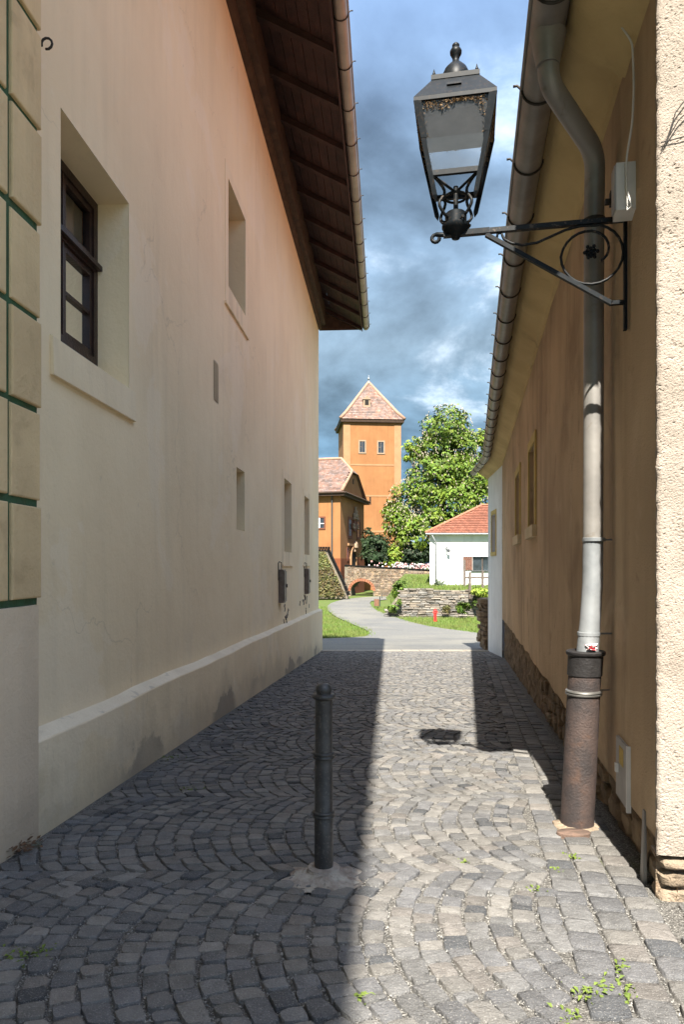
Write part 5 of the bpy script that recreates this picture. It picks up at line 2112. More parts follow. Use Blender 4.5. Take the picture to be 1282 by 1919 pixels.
while h < 0:
    hh = R.uniform(.16, .26)
    u = R.uniform(-.2, 0)
    while u < BL:
        l = R.uniform(.22, .55)
        um, hm_ = u + l / 2, h + hh / 2
        d = math.hypot((um - AC) / (AR + .28), (hm_ - AH) / (1.25 + .28))
        blocked = (d < 1 and hm_ > AH) or (abs(um - AC) < AR + .1 and hm_ <= AH)
        if hm_ < top(um) - .1 and not blocked and u > -.05:
            b = len(m1.v)
            e = .02
            pr = R.uniform(.02, .08)
            j = lambda: R.uniform(-.03, .03)
            ring = [(u + e + j(), h + e + j()), (u + l - e + j(), h + e + j()), (u + l - e + j(), h + hh - e + j()), (u + e + j(), h + hh - e + j())]
            for (uu, h2) in ring:
                m1.v.append(BF(uu, .01, h2))
            for (uu, h2) in ring:
                m1.v.append(BF(um + (uu - um) * .85, -pr, hm_ + (h2 - hm_) * .8))
            m1.f += [(b + 4, b + 5, b + 6, b + 7)] + [(b + k, b + (k + 1) % 4, b + 4 + (k + 1) % 4, b + 4 + k) for k in range(4)]
            k = R.uniform(.6, 1.5)
            g = R.uniform(-.12, .1)
            m1.tone.extend([(k * (1 + .1 * R.random()), k * (.97 + g * .3), k * (.9 + g))] * 8)
        u += l
    h += hh
o = m1.build('wall_stones', 'bridge_stone', bridge)
o['kind'] = 'stuff'
for k in range(15):
    t0, t1 = math.pi * k / 15, math.pi * (k + .86) / 15
    m1 = MB()
    pp = []
    for (t_, rr) in ((t0, 0), (t1, 0), (t1, .34), (t0, .34)):
        pp.append((AC - (AR + rr - .02) * math.cos(t_), AH + (1.25 + rr - .02) * math.sin(t_)))
    m1.hexa([BF(pp[0][0], -.07, pp[0][1]), BF(pp[1][0], -.07, pp[1][1]), BF(pp[2][0], -.07, pp[2][1]), BF(pp[3][0], -.07, pp[3][1]),
             BF(pp[0][0], .2, pp[0][1]), BF(pp[1][0], .2, pp[1][1]), BF(pp[2][0], .2, pp[2][1]), BF(pp[3][0], .2, pp[3][1])])
    m1.build('arch_brick', 'brick_red', bridge)
u = 0.0
while u < BL - .1:
    l = R.uniform(.5, .9)
    m1 = MB()
    u1 = min(BL, u + l)
    m1.hexa([BF(u, -.1, top(u)), BF(u1 - .02, -.1, top(u1)), BF(u1 - .02, .55, top(u1)), BF(u, .55, top(u)), BF(u, -.1, top(u) + .12), BF(u1 - .02, -.1, top(u1) + .12), BF(u1 - .02, .55, top(u1) + .14), BF(u, .55, top(u) + .14)])
    m1.build('coping_stone', 'bridge_stone', bridge)
    u += l


# ---- foliage tools
def leaf_cloud(mb, lobes, n, size, flat=0.4, droop=0.25, shell=0.55, cut=None):
    """leaf clumps spread through ellipsoid lobes [(c, (rx,ry,rz))], weighted to the shell, with noise gaps"""
    mb.tone = []
    wts = [l[1][0] * l[1][1] * l[1][2] for l in lobes]
    wts = [x ** .7 for x in wts]
    tot = sum(wts)
    made = 0
    tries = 0
    while made < n and tries < n * 8:
        tries += 1
        r = R.random() * tot
        for l, wt in zip(lobes, wts):
            r -= wt
            if r <= 0:
                break
        c, rad = l
        d = Vector((R.gauss(0, 1), R.gauss(0, 1), R.gauss(0, 1))).normalized()
        q = shell + (1 - shell) * R.random() ** .6
        bumpy = 1 + .22 * fbm((d.x * 2 + c[0], d.y * 2, d.z * 2 + c[2]), 1.3, 3)
        p = Vector((c[0] + d.x * rad[0] * q * bumpy, c[1] + d.y * rad[1] * q * bumpy, c[2] + d.z * rad[2] * q * bumpy))
        if fbm(p, 0.55 / max(size, .1) * .35, 2) < -0.15:
            continue
        if cut and cut(p):
            continue
        made += 1
        kk = R.uniform(.55, 1.35)
        yy = R.uniform(.85, 1.25)
        tn = (kk * yy, kk, kk * .9)
        s = size * R.uniform(.5, 1.3)
        nrm = (d * (1 - flat) + Vector((R.uniform(-.7, .7), R.uniform(-.7, .7), 1)) * flat + Vector((R.gauss(0, .35), R.gauss(0, .35), R.gauss(0, .35)))).normalized()
        a = nrm.cross(Vector((R.gauss(0, 1), R.gauss(0, 1), R.gauss(0, 1)))).normalized()
        b = nrm.cross(a)
        # a fan of three leaflets
        for k in (-1, 0, 1):
            t_ = k * .85
            dd = a * math.cos(t_) + b * math.sin(t_)
            ss = nrm.cross(dd) * s * .22
            tip = p + dd * s - Vector((0, 0, s * droop))
            md = p + dd * s * .55
            mb.add([p, md + ss, tip, md - ss], [(0, 1, 2, 3)])
            mb.tone.extend([tn] * 4)


def limb(mb, p, q, r0, r1, bend=.1, n=5):
    p, q = Vector(p), Vector(q)
    L = (q - p).length
    off = Vector((R.uniform(-1, 1), R.uniform(-1, 1), R.uniform(-.3, .6))) * L * bend
    pts = [p.lerp(q, k / n) + off * math.sin(math.pi * k / n) for k in range(n + 1)]
    mb.tube(pts, [r0 + (r1 - r0) * k / n for k in range(n + 1)], 8)


def LP(px, py, z, rx, rz, ry=None):
    c = P(px, py, z)
    k = z / F
    return ((c.x, c.y, c.z), (rx * k, (ry or rx) * k, rz * k))


# horse chestnut
tz = 93.0
tree = thing('chestnut_tree', 'big flowering chestnut tree with white blossom candles behind the white house', 'tree', P(822, 1072, tz))
lobes = [LP(838, 805, tz, 48, 46), LP(812, 836, tz, 30, 30), LP(862, 838, tz, 34, 38), LP(830, 875, tz, 58, 32), LP(878, 900, tz, 48, 48), LP(812, 905, tz - 1, 52, 40), LP(770, 940, tz - 1, 44, 42),
         LP(842, 950, tz - 1, 62, 50), LP(760, 985, tz - 2, 42, 38), LP(795, 1005, tz - 3, 52, 44), LP(752, 960, tz - 1, 36, 26), LP(858, 1000, tz, 52, 50), LP(770, 1035, tz - 2, 42, 26), LP(905, 950, tz, 40, 50)]
m1 = MB()
limb(m1, P(828, 1080, tz), P(832, 960, tz), .55, .42, .02)
limb(m1, P(832, 962, tz), P(836, 790, tz), .40, .10, .04)
for (a, b, c, d, r) in ((832, 960, 775, 900, .24), (832, 955, 885, 880, .24), (834, 920, 800, 830, .2), (836, 900, 868, 830, .18), (830, 990, 760, 965, .22), (832, 985, 890, 950, .2), (828, 1010, 780, 1020, .18), (800, 870, 772, 840, .12)):
    limb(m1, P(a, b, tz), P(c, d, tz - R.uniform(-2, 2)), r, .05, .08)
m1.build('trunk', 'bark', tree, smooth=True)
m1 = MB()
leaf_cloud(m1, lobes, 26000, .37)
m1.build('crown', 'leaf_chestnut', tree, recalc=False)
m1 = MB()
for k in range(1300):
    l = R.choice(lobes)
    c, rad = l
    d = Vector((R.gauss(0, 1), -abs(R.gauss(0, 1)) * .8, R.gauss(0, .8) + .35)).normalized()
    p = Vector((c[0] + d.x * rad[0], c[1] + d.y * rad[1], c[2] + d.z * rad[2])) * 1.0
    s_ = R.uniform(.04, .065)
    hgt = R.uniform(.16, .27)
    m1.lathe([(s_ * .8, 0), (s_, hgt * .35), (s_ * .4, hgt * .8), (.01, hgt)], p, 5)
o = m1.build('blossom_candles', 'blossom', tree, recalc=False)
o['kind'] = 'stuff'
# pale green tree beyond
tz2 = 99.0
tree2 = thing('lime_green_tree', 'bright yellow-green tree rising behind the chestnut next to the gutter', 'tree', P(895, 1060, tz2))
m1 = MB()
limb(m1, P(893, 1075, tz2), P(888, 880, tz2), .4, .25, .03)
limb(m1, P(888, 890, tz2), P(892, 830, tz2), .22, .06, .03)
limb(m1, P(888, 890, tz2), P(915, 840, tz2), .18, .05, .05)
m1.build('trunk', 'bark', tree2, smooth=True)
m1 = MB()
leaf_cloud(m1, [LP(905, 822, tz2, 22, 18), LP(920, 850, tz2, 28, 30), LP(900, 880, tz2, 20, 24), LP(935, 900, tz2, 40, 50)], 2600, .40, shell=.3)
m1.build('crown', 'leaf_lime', tree2, recalc=False)
tree3 = thing('slender_tree', 'thin yellow-green treetop between tower and chestnut', 'tree', P(775, 1060, 98))
m1 = MB()
limb(m1, P(786, 1060, 98), P(776, 850, 98), .2, .06, .02)
limb(m1, P(776, 880, 98), P(764, 836, 98), .08, .03, .05)
m1.build('trunk', 'bark', tree3, smooth=True)
m1 = MB()
leaf_cloud(m1, [LP(768, 838, 98, 15, 10), LP(786, 848, 98, 18, 14), LP(762, 858, 98, 10, 7), LP(775, 825, 98, 14, 8)], 700, .40, shell=.1)
m1.build('crown', 'leaf_lime', tree3, recalc=False)
# yew
yw = thing('yew_tree', 'dark conical evergreen beside the gatehouse door', 'tree', P(708, 1068, 92))
m1 = MB()
limb(m1, P(708, 1075, 90), P(705, 1005, 90), .35, .08, .02)
m1.build('trunk', 'bark', yw, smooth=True)
m1 = MB()
leaf_cloud(m1, [LP(690, 1020, 90, 12, 32), LP(708, 1030, 90, 26, 32), LP(722, 1045, 90, 20, 24), LP(700, 1045, 90, 26, 22)], 4200, .34, flat=.2, shell=.3)
m1.build('crown', 'leaf_yew', yw, recalc=False)


def bush(label, lobes, n, size, m, name='bush', base=None, flat=.35):
    c = lobes[0][0]
    t = thing(name, label, 'bush', base or (c[0], c[1], c[2] - lobes[0][1][2]))
    mm = MB()
    for k in range(5):
        limb(mm, (c[0] + R.uniform(-.1, .1), c[1], c[2] - lobes[0][1][2]), (c[0] + R.uniform(-.6, .6) * lobes[0][1][0], c[1] + R.uniform(-.3, .3), c[2] + R.uniform(-.2, .5) * lobes[0][1][2]), .025, .008, .1, 3)
    mm.build('stems', 'bark', t)
    mm = MB()
    leaf_cloud(mm, lobes, n, size, flat=flat, shell=.3)
    mm.build('foliage', m, t, recalc=False)
    return t


bush('light green shrub between the yew and the chestnut', [LP(740, 1042, 89, 16, 22), LP(733, 1050, 89, 14, 14)], 900, .3, 'leaf_lime')
bush('dark green shrubbery under the chestnut beside the white house', [LP(775, 1042, 89, 28, 22), LP(800, 1035, 89, 22, 30)], 1600, .3, 'leaf_yew')
# flowers along the bridge
m1 = MB()
for k in range(150):
    u = R.choice([R.gauss(7.5, .8), R.gauss(9.6, .9), R.uniform(2.5, 11.2), R.uniform(8, 11.5)])
    p = BF(u, R.uniform(.6, 1.1), top(u) + R.uniform(0.1, .75))
    s_ = R.uniform(.07, .16)
    m1.lathe([(s_ * .4, -s_), (s_, -s_ * .2), (s_ * .7, s_ * .6), (.01, s_)], p, 5)
tag(m1.build('flowers', 'flower_pink', recalc=False), 'pink and white blossoms showing above the bridge parapet', 'flowers', kind='stuff')
m1 = MB()
m1.hexa([BF(2.2, .65, -1.0), BF(BL, .65, -1.3), BF(BL, 1.25, -1.3), BF(2.2, 1.25, -1.0), BF(2.2, .65, -.05), BF(BL, .65, -.58), BF(BL, 1.25, -.58), BF(2.2, 1.25, -.05)])
tag(m1.build('flower_trough', 'fence_wood'), 'long planter holding blossoms behind the bridge parapet', 'planter')

# ---- ivy-grown buttress on the left
iv = thing('ivy_buttress', 'sloping stone buttress overgrown with ivy at the left of the bridge', 'buttress', P(615, 1112, 76))
zi = 76.0
m1 = MB()
k = zi / F
out = [P(560, 1122, zi), P(652, 1122, zi), P(640, 1090, zi), P(612, 1032, zi), P(560, 1028, zi)]
m1.v += [tuple(p) for p in out] + [tuple(p + Vector((.2, 6, 0))) for p in out]
n = len(out)
m1.f.append(tuple(range(n)))
m1.f += [(i, (i + 1) % n, (i + 1) % n + n, i + n) for i in range(n)]
m1.build('core', 'bridge_mortar', iv)
m1 = MB()
for (p, q) in (((612, 1030), (641, 1092)), ((641, 1092), (653, 1120))):
    a, b = P(*p, zi - .05), P(*q, zi - .05)
    d = (b - a)
    L = d.length
    s_ = 0
    while s_ < L - .2:
        l = R.uniform(.4, .7)
        c0_, c1_ = a + d * (s_ / L), a + d * (min(L, s_ + l - .04) / L)
        nn = Vector((d.z, 0, -d.x)).normalized() * -.25
        if nn.x < 0:
            nn = -nn
        m2 = MB()
        bk = Vector((.1, .9, 0))
        m2.hexa([c0_, c0_ + nn, c0_ + nn + bk, c0_ + bk, c1_, c1_ + nn, c1_ + nn + bk, c1_ + bk])
        m2.build('coping_stone', 'slate_stone', iv)
        s_ += l
m1 = MB()
for k in range(3200):
    u, v = R.random(), R.random()
    py = 1034 + v * 84
    xe = 611 + (py - 1032) * .48
    px = 570 + (xe - 3 - 570) * u
    p = P(px, py, zi - R.uniform(.05, .4))
    s_ = R.uniform(.1, .24)
    nrm = Vector((R.gauss(0, .5), -1, R.gauss(.2, .5))).normalized()
    a = nrm.cross(Vector((R.gauss(0, 1), R.gauss(0, 1), R.gauss(0, 1)))).normalized()
    b = nrm.cross(a)
    m1.add([p - a * s_ * .5, p + b * s_ * .4, p + a * s_ * .6, p - b * s_ * .4], [(0, 1, 2, 3)])
    kk = R.uniform(.5, 1.4)
    m1.tone = (m1.tone or []) + [(kk * R.uniform(.9, 1.4), kk, kk)] * 4
m1.build('ivy', 'leaf_ivy', iv, recalc=False)
m1 = MB()
m2 = None
for i in range(5):
    for j in range(2):
        m2 = MB()
        a = P(592 + i * 5 + j * 2, 1033 - j * 4.5, zi - .1)
        kk = zi / F
        m2.hexa([a, a + Vector((4.6 * kk, 0, 0)), a + Vector((4.6 * kk, .6, 0)), a + Vector((0, .6, 0)), a + Vector((.02, 0, 4 * kk)), a + Vector((4.4 * kk, 0, 4 * kk)), a + Vector((4.4 * kk, .6, 4 * kk)), a + Vector((.02, .6, 4 * kk))])
        m2.build('top_stone', 'slate_stone', iv)

# ---- terrace, retaining wall, white house
RWZ = 50.0
ter = MB()
TT = EYE - 43 * RWZ / F        # top of the retaining wall
# terrace top and its grassy left bank
nx, ny = 26, 22
for j in range(ny + 1):
    y = RWZ + .25 + (80 - RWZ) * j / ny
    for i in range(nx + 1):
        t = i / nx
        xl = 3.9 + (y - RWZ) * .03
        x = xl + 26 * t ** 1.6
        rise = min(1, max(0, (x - xl) / 2.6))
        rise = rise * rise * (3 - 2 * rise)
        z = G(y) - .1 + (TT - .06 + (y - RWZ) * .028 - G(y)) * rise + .06 * fbm((x, y, 0), .6)
        ter.v.append((x, y, z))
for j in range(ny):
    for i in range(nx):
        q = j * (nx + 1) + i
        ter.f.append((q, q + 1, q + nx + 2, q + nx + 1))
terr = struct(ter.build('terrace_bank', 'lawn', smooth=True))


def ter_h(x, y):
    xl = 3.9 + (y - RWZ) * .03
    rise = min(1, max(0, (x - xl) / 2.6))
    rise = rise * rise * (3 - 2 * rise)
    return G(y) - .1 + (TT - .06 + (y - RWZ) * .028 - G(y)) * rise


m1 = MB()
for k in range(9000):
    y = RWZ + .4 + R.random() ** 1.3 * 26
    x = 4.2 + (y - RWZ) * .03 + R.random() * 9
    z = ter_h(x, y)
    hgt = R.uniform(.08, .26)
    a = R.uniform(0, math.pi)
    wd = R.uniform(.015, .035)
    dx, dy = math.cos(a) * wd, math.sin(a) * wd
    m1.add([(x - dx, y - dy, z), (x + dx, y + dy, z), (x + R.uniform(-.1, .1), y + R.uniform(-.1, .1), z + hgt)], [(0, 1, 2)])
tag(m1.build('bank_grass', 'grass_blade', recalc=False), 'longer grass on the bank beside the white house', 'grass', kind='stuff')

rw = thing('retaining_wall', 'dry-laid grey stone retaining wall in front of the white house', 'wall', P(820, 1148, RWZ))
gz = G(RWZ)
X0, X1 = P(724, 0, RWZ).x, P(990, 0, RWZ).x
xtl = P(757, 0, RWZ).x


def rw_top(x):
    if x < xtl:
        t = max(0, (x - X0) / (xtl - X0))
        return gz + .15 + (TT - gz - .15) * t ** .8
    return TT - 0.02 * (x - xtl)


m1 = MB()
for i in range(30):
    x0, x1 = X0 + (X1 - X0) * i / 30, X0 + (X1 - X0) * (i + 1) / 30
    m1.hexa([(x0, RWZ + .04, gz - .3), (x1, RWZ + .04, gz - .3), (x1, RWZ + .5, gz - .3), (x0, RWZ + .5, gz - .3), (x0, RWZ + .04, rw_top(x0) - .06), (x1, RWZ + .04, rw_top(x1) - .06), (x1, RWZ + .5, rw_top(x1) - .06), (x0, RWZ + .5, rw_top(x0) - .06)])
m1.build('core', 'bridge_mortar', rw)
rs_list = []
z = gz - .12
while z < TT + .05:
    hh = R.uniform(.10, .17)
    x = X0 - R.uniform(0, .3)
    while x < X1:
        l = R.uniform(.3, .75)
        if z + hh * .6 < rw_top(x + l / 2):
            rs_list.append((x, z, l, hh))
        x += l
    z += hh
big = sorted(rs_list, key=lambda r: -(r[2] * r[3]) * (1 if r[0] < P(925, 0, RWZ).x else .01))
bigset = set(big[:290])
small = MB()
small.tone = []


def rstone(mm, x, z, l, hh):
    b = len(mm.v)
    e = .012
    pr = R.uniform(.0, .09)
    j = lambda s=.02: R.uniform(-s, s)
    ring = [(x + e + j(.03), z + e + j()), (x + l - e + j(.03), z + e + j()), (x + l - e + j(.03), z + hh - e + j()), (x + e + j(.03), z + hh - e + j())]
    xm, zm = x + l / 2, z + hh / 2
    for (xx, zz) in ring:
        mm.v.append((xx, RWZ + .3, zz))
    for (xx, zz) in ring:
        mm.v.append((xx, RWZ - pr + .04, zz))
    for (xx, zz) in ring:
        mm.v.append((xm + (xx - xm) * .93, RWZ - pr - .01 + j(.015), zm + (zz - zm) * .75))
    for r_ in range(2):
        mm.f += [(b + r_ * 4 + k, b + r_ * 4 + (k + 1) % 4, b + r_ * 4 + 4 + (k + 1) % 4, b + r_ * 4 + 4 + k) for k in range(4)]
    mm.f.append((b + 8, b + 9, b + 10, b + 11))
    k = R.uniform(.65, 1.35)
    wv = R.uniform(-.06, .08)
    mm.tone.extend([(k * (1 + wv), k, k * (1 - wv * 1.2))] * 12)


for r in rs_list:
    if r in bigset:
        mm = MB()
        mm.tone = []
        rstone(mm, *r)
        mm.build('stone', 'slate_stone', rw)
    else:
        rstone(small, *r)
if small.v:
    o = small.build('small_stones', 'slate_stone', rw)
    o['kind'] = 'stuff'

# white house
WZ = 57.0
wx0 = P(806, 0, WZ).x
wh = thing('white_house', 'white rendered house with red tiled hip roof above the retaining wall', 'house', (wx0 + 4, WZ + 3, TT))
WBZ = P(0, 1099, WZ).z - .3
WTZ = P(0, 1000, WZ).z
WX1 = wx0 + 14
m1 = MB()
winx0, winx1 = P(886, 0, WZ).x, P(925, 0, WZ).x
winz0, winz1 = P(0, 1069, WZ).z, P(0, 1043, WZ).z
for (a, b, c, d) in ((wx0, winx0, WBZ, WTZ), (winx1, WX1, WBZ, WTZ), (winx0, winx1, WBZ, winz0), (winx0, winx1, winz1, WTZ)):
    m1.quad((a, WZ, c), (b, WZ, c), (b, WZ, d), (a, WZ, d))
WB = wx0 + 1.75
m1.quad((wx0, WZ, WBZ), (WB, WZ + 11, WBZ), (WB, WZ + 11, WTZ), (wx0, WZ, WTZ))
m1.quad((WX1, WZ, WBZ), (WX1, WZ + 11, WBZ), (WX1, WZ + 11, WTZ), (WX1, WZ, WTZ))
m1.quad((WB, WZ + 11, WBZ), (WX1, WZ + 11, WBZ), (WX1, WZ + 11, WTZ), (WB, WZ + 11, WTZ))
for (a, b) in ((winx0, winx0), (winx1, winx1)):
    m1.quad((a, WZ, winz0), (a, WZ + .25, winz0), (a, WZ + .25, winz1), (a, WZ, winz1))
m1.quad((winx0, WZ, winz1), (winx1, WZ, winz1), (winx1, WZ + .25, winz1), (winx0, WZ + .25, winz1))
m1.quad((winx0, WZ, winz0), (winx1, WZ, winz0), (winx1, WZ + .25, winz0), (winx0, WZ + .25, winz0))
m1.build('wall', 'plaster_white', wh)
m1 = MB()
m1.box(winx0 - .12, winx1 + .12, WZ - .10, WZ - .001, winz0 - .1, winz0 - .002)
wsill = m1.build('window', 'dark_metal', wh)
for k in range(2):
    m1 = MB()
    xa = winx0 + .06 + k * ((winx1 - winx0) / 2 - .0)
    m1.quad((xa, WZ + .2, winz0), (xa + (winx1 - winx0) / 2 - .1, WZ + .2, winz0), (xa + (winx1 - winx0) / 2 - .1, WZ + .2, winz1), (xa, WZ + .2, winz1))
    sub(m1.build('pane', 'far_glass', wh), wsill)
m1 = MB()
for xa in (winx0, (winx0 + winx1) / 2 - .05, winx1 - .06):
    m1.box(xa, xa + .06, WZ + .14, WZ + .19, winz0, winz1)
sub(m1.build('frame', 'fence_wood', wh), wsill)
m1 = MB()
sx0 = P(868.5, 0, WZ).x
for k in range(4):
    wv = (winx0 - .02 - sx0) / 4
    m1.box(sx0 + k * wv, sx0 + (k + 1) * wv - .012, WZ - .07, WZ - .03, winz0 + .02, winz1)
m1.box(sx0, winx0 - .03, WZ - .0295, WZ - .005, winz0 + .15, winz0 + .23)
m1.box(sx0, winx0 - .03, WZ - .0295, WZ - .005, winz1 - .25, winz1 - .17)
m1.build('shutter', 'shutter_wood', wh)
ovx = .4
m1 = MB()
ez = WTZ + .02
rx0, ry, rz = wx0 + 5.4, WZ + 5.5, WTZ + 2.75
E = [(wx0 - ovx, WZ - ovx, ez), (WX1 + ovx, WZ - ovx, ez), (WX1 + ovx, WZ + 11 + ovx, ez), (WB - ovx, WZ + 11 + ovx, ez)]
m1.tone = [(.9, .9, .9)] * 6
m1.v += E + [(rx0, ry, rz), (WX1 - 5, ry, rz)]
m1.f += [(0, 1, 5, 4), (1, 2, 5), (2, 3, 4, 5), (3, 0, 4), (3, 2, 1, 0)]
wroof = m1.build('roof', 'roof_new', wh)
m1 = MB()
m1.tone = []
V = Vector((0, ry - WZ + ovx, rz - ez))
L = WX1 - wx0 + 2 * ovx
tiles(m1, E[0], (1, 0, 0), V, [(0, 0), (L, 0), (L - 5.4, V.length), (5.8, V.length)], .40, .27, new_tone, .10)
o = sub(m1.build('roof_tiles', 'roof_new', wh, recalc=False), wroof)
o['kind'] = 'stuff'
m1 = MB()
m1.tube([Vector(E[0]) + Vector((0, 0, .05)), Vector((rx0, ry, rz + .08)), (WX1 - 5, ry, rz + .08)], .12, 6)
sub(m1.build('ridge_tiles', 'roof_red', wh, smooth=True), wroof)
m1 = MB()
m1.tube([(wx0 - ovx, WZ - ovx - .05, ez - .06), (WX1, WZ - ovx - .05, ez - .06)], .07, 8)
m1.box(wx0 - ovx + .1, WX1, WZ - ovx + .02, WZ - .001, ez - .1, ez - .02)
m1.build('gutter', 'zinc_pale', wh, smooth=False)
m1 = MB()
m1.box(wx0 - .03, WX1, WZ - .06, WZ - .0012, WTZ - .62, WTZ - .09)
m1.build('cornice', 'plaster_white', wh)
m1 = MB()
dx = P(817, 0, WZ).x
m1.tube([(wx0 + .1, WZ - ovx - .03, ez - .1), (dx, WZ - .15, ez - .75), (dx, WZ - .12, WBZ + .2)], .055, 8)
m1.build('downpipe', 'zinc_pale', wh, smooth=True)
m1 = MB()
a = P(838, 1029, WZ - .1)
m1.tube([a + Vector((-.15, 0, .2)), a + Vector((-.02, -.1, .15)), a + Vector((-.05, -.25, -.02)), a + Vector((.1, -.3, -.15))], .05, 6)
m1.lathe([(.05, .12), (.12, .0), (.13, -.12), (.04, -.16)], a + Vector((.1, -.3, -.1)), 8)
tag(m1.build('wall_lamp', 'dark_metal', smooth=True), 'small dark lamp on the white house wall', 'lamp')
# handrail fence
fz = 52.0
fe = thing('handrail_fence', 'grey wooden handrail fence above the retaining wall', 'fence', P(880, 1100, fz))
for (px, y0, y1, dz) in ((871, 1049, 1100, 2.2), (881, 1072, 1122, -2.3), (905, 1070, 1112, -1.0)):
    a, b = P(px, y1, fz + dz), P(px, y0, fz + dz)
    m1 = MB()
    m1.box(a.x - .08, a.x + .08, a.y - .07, a.y + .07, a.z, b.z)
    m1.build('post', 'fence_wood', fe)
for (py, dz) in ((1082.5, 0),):
    m1 = MB()
    a, b = P(871, py, fz + 2.25), P(930, py, fz + 2.25)
    m1.box(a.x, b.x, a.y - .16, a.y - .075, a.z - .07, a.z + .07)
    m1.build('rail', 'fence_wood', fe)
    m1 = MB()
    a, b = P(872, 1106, RWZ - .1), P(905, 1106, RWZ - .1)
    m1.box(a.x, b.x, a.y - .06, a.y + .02, a.z - .07, a.z + .06)
    m1.build('rail', 'fence_wood', fe)
# plants around the wall
a = P(822, 1097, 55.5)
yc = thing('spiky_plant', 'grey-green spiky plant against the white house wall', 'plant', a)
m1 = MB()
for k in range(70):
    an = R.uniform(0, 6.28)
    el_ = R.uniform(.15, 1.3)
    L = R.uniform(.4, .85)
    d = Vector((math.cos(an) * math.cos(el_), math.sin(an) * math.cos(el_) * .5, math.sin(el_)))
    s_ = d.cross(Vector((0, 0, 1))).normalized() * .03
    m1.add([a - s_, a + s_, a + d * L * .6 + s_, a + d * L - Vector((0, 0, .1)), a + d * L * .6 - s_], [(0, 1, 2, 3, 4)])
m1.tone = [(1, 1, 1)] * len(m1.v)
m1.build('leaves', 'leaf_yucca', yc, recalc=False)
bush('round green shrub in front of the retaining wall right of the hydrant', [LP(870, 1138, 48.5, 13, 10)], 420, .2, 'leaf_bush')
bush('small green plant growing from the retaining wall near the fence post', [LP(893, 1128, 49.5, 6, 6)], 140, .16, 'leaf_bush')
bush('trailing yellow-green plant on the retaining wall top near the white corner', [LP(900, 1108, 49.3, 18, 7), LP(908, 1114, 49.3, 10, 8)], 480, .18, 'leaf_lime')
bush('green plant at the wall foot beside the white corner', [LP(915, 1137, 48.5, 8, 8)], 200, .17, 'leaf_bush')
bush('dark clipped shrub at the left end of the retaining wall', [LP(750, 1102, 55, 14, 14), LP(744, 1110, 55, 10, 9)], 900, .2, 'leaf_bush')
bush('low weeds on the sloping left end of the retaining wall', [LP(737, 1140, 49.6, 10, 7), LP(748, 1128, 49.6, 5, 5)], 240, .16, 'leaf_bush')
bush('straggly plant low on the retaining wall beside the hydrant', [LP(837, 1140, 49.3, 7, 7)], 130, .16, 'leaf_ivy')
# hydrant
hp = gnd(816, 1164)
hy = thing('fire_hydrant', 'red standpipe fire hydrant on the grass before the stone wall', 'hydrant', hp)
m1 = MB()
m1.lathe([(.13, -.02), (.13, .05), (.10, .06), (.10, .50), (.115, .51), (.115, .60), (.09, .66)], hp, 14)
m1.build('barrel', 'hydrant_red', hy, smooth=True, auto=40)
m1 = MB()
m1.lathe([(.125, .661), (.125, .70), (.10, .74), (.04, .77), (.035, .84), (.001, .85)], hp, 14)
m1.build('cap', 'hydrant_red', hy, smooth=True, auto=40)
for sg in (-1, 1):
    m1 = MB()
    m1.tube([hp + Vector((sg * .09, 0, .56)), hp + Vector((sg * .17, 0, .56))], .05, 8)
    m1.build('outlet', 'hydrant_red', hy)
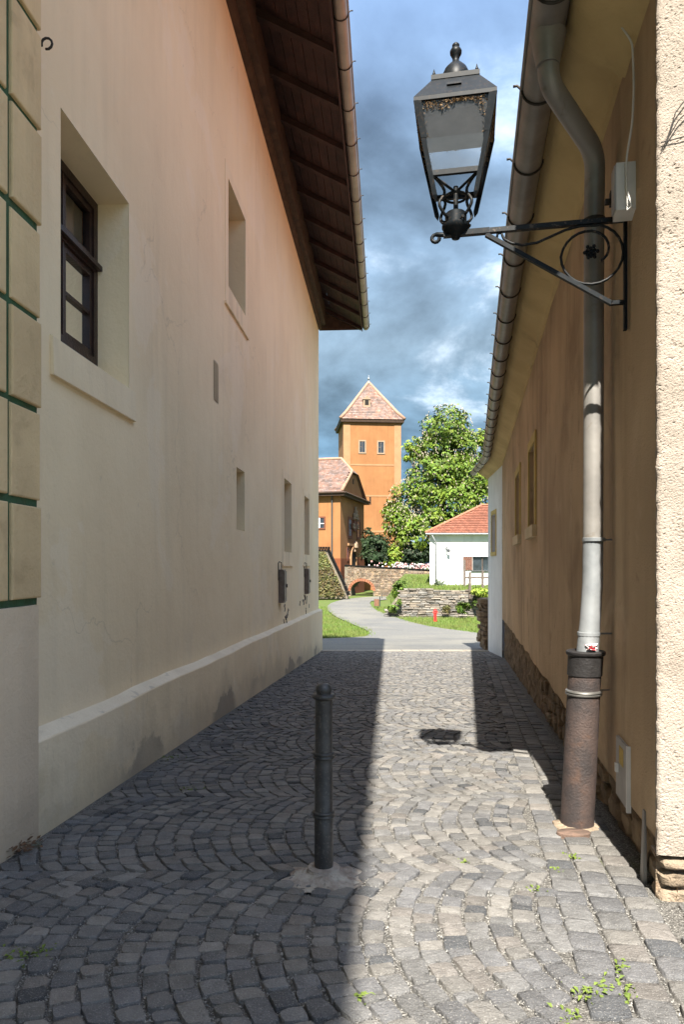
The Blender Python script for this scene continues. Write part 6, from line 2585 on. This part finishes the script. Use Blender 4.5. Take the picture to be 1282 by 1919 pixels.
# litter bin
bp = gnd(706, 1137)
bn_ = thing('litter_bin', 'small wooden-slat litter bin at the bend of the path', 'bin', bp)
for k in range(9):
    an = 2 * math.pi * k / 9
    m1 = MB()
    c = bp + Vector((.20 * math.cos(an), .20 * math.sin(an), 0))
    tx_, ty_ = -math.sin(an) * .062, math.cos(an) * .062
    ox, oy = math.cos(an) * .02, math.sin(an) * .02
    m1.hexa([(c.x - tx_ - ox, c.y - ty_ - oy, c.z + .08), (c.x + tx_ - ox, c.y + ty_ - oy, c.z + .08), (c.x + tx_ + ox, c.y + ty_ + oy, c.z + .08), (c.x - tx_ + ox, c.y - ty_ + oy, c.z + .08),
             (c.x - tx_ - ox, c.y - ty_ - oy, c.z + .68), (c.x + tx_ - ox, c.y + ty_ - oy, c.z + .68), (c.x + tx_ + ox, c.y + ty_ + oy, c.z + .68), (c.x - tx_ + ox, c.y - ty_ + oy, c.z + .68)])
    m1.build('slat', 'bin_wood', bn_)
m1 = MB()
m1.lathe([(.17, .06), (.17, .62)], bp, 12)
m1.build('liner', 'dark_metal', bn_)
m1 = MB()
m1.tube([bp + Vector((.30, .05, -.05)), bp + Vector((.30, .05, .95))], .045, 8)
m1.build('post', 'dark_metal', bn_)
# low rail behind the bin
m1 = MB()
a, b = gnd(716, 1121) + Vector((0, 0, .45)), gnd(745, 1121) + Vector((0, 0, .45))
m1.tube([a - Vector((0, 0, .5)), a, b, b - Vector((0, 0, .5))], .05, 6)
tag(m1.build('low_rail', 'dark_metal'), 'low dark metal rail across the path behind the litter bin', 'rail')
# rough stone stub beside the white corner
st = thing('stone_stub', 'ragged stub of rubble wall at the far white corner', 'wall', RW2(WE + .4, 0, -3.0))
h = -2.75
while h < -1.2:
    hh = R.uniform(.10, .22)
    for k in range(3):
        m1 = MB()
        x_, y_, z_ = RW2(WE + .12 + k * .42, 0.16 + R.uniform(-.12, .10), h)
        l, dp = R.uniform(.36, .42), R.uniform(.4, .5)
        j = lambda: R.uniform(-.03, .03)
        m1.hexa([(x_ + j(), y_ + j(), z_), (x_ + dp, y_ + j(), z_), (x_ + dp, y_ + l, z_), (x_ + j(), y_ + l, z_), (x_ + j(), y_ + j(), z_ + hh - .02), (x_ + dp, y_ + j(), z_ + hh - .02), (x_ + dp, y_ + l, z_ + hh - .02), (x_ + j(), y_ + l, z_ + hh - .02)])
        m1.build('stub_stone', 'rubble', st)
    h += hh
for o in bpy.data.objects:
    if '_loc' in o:
        del o['_loc']
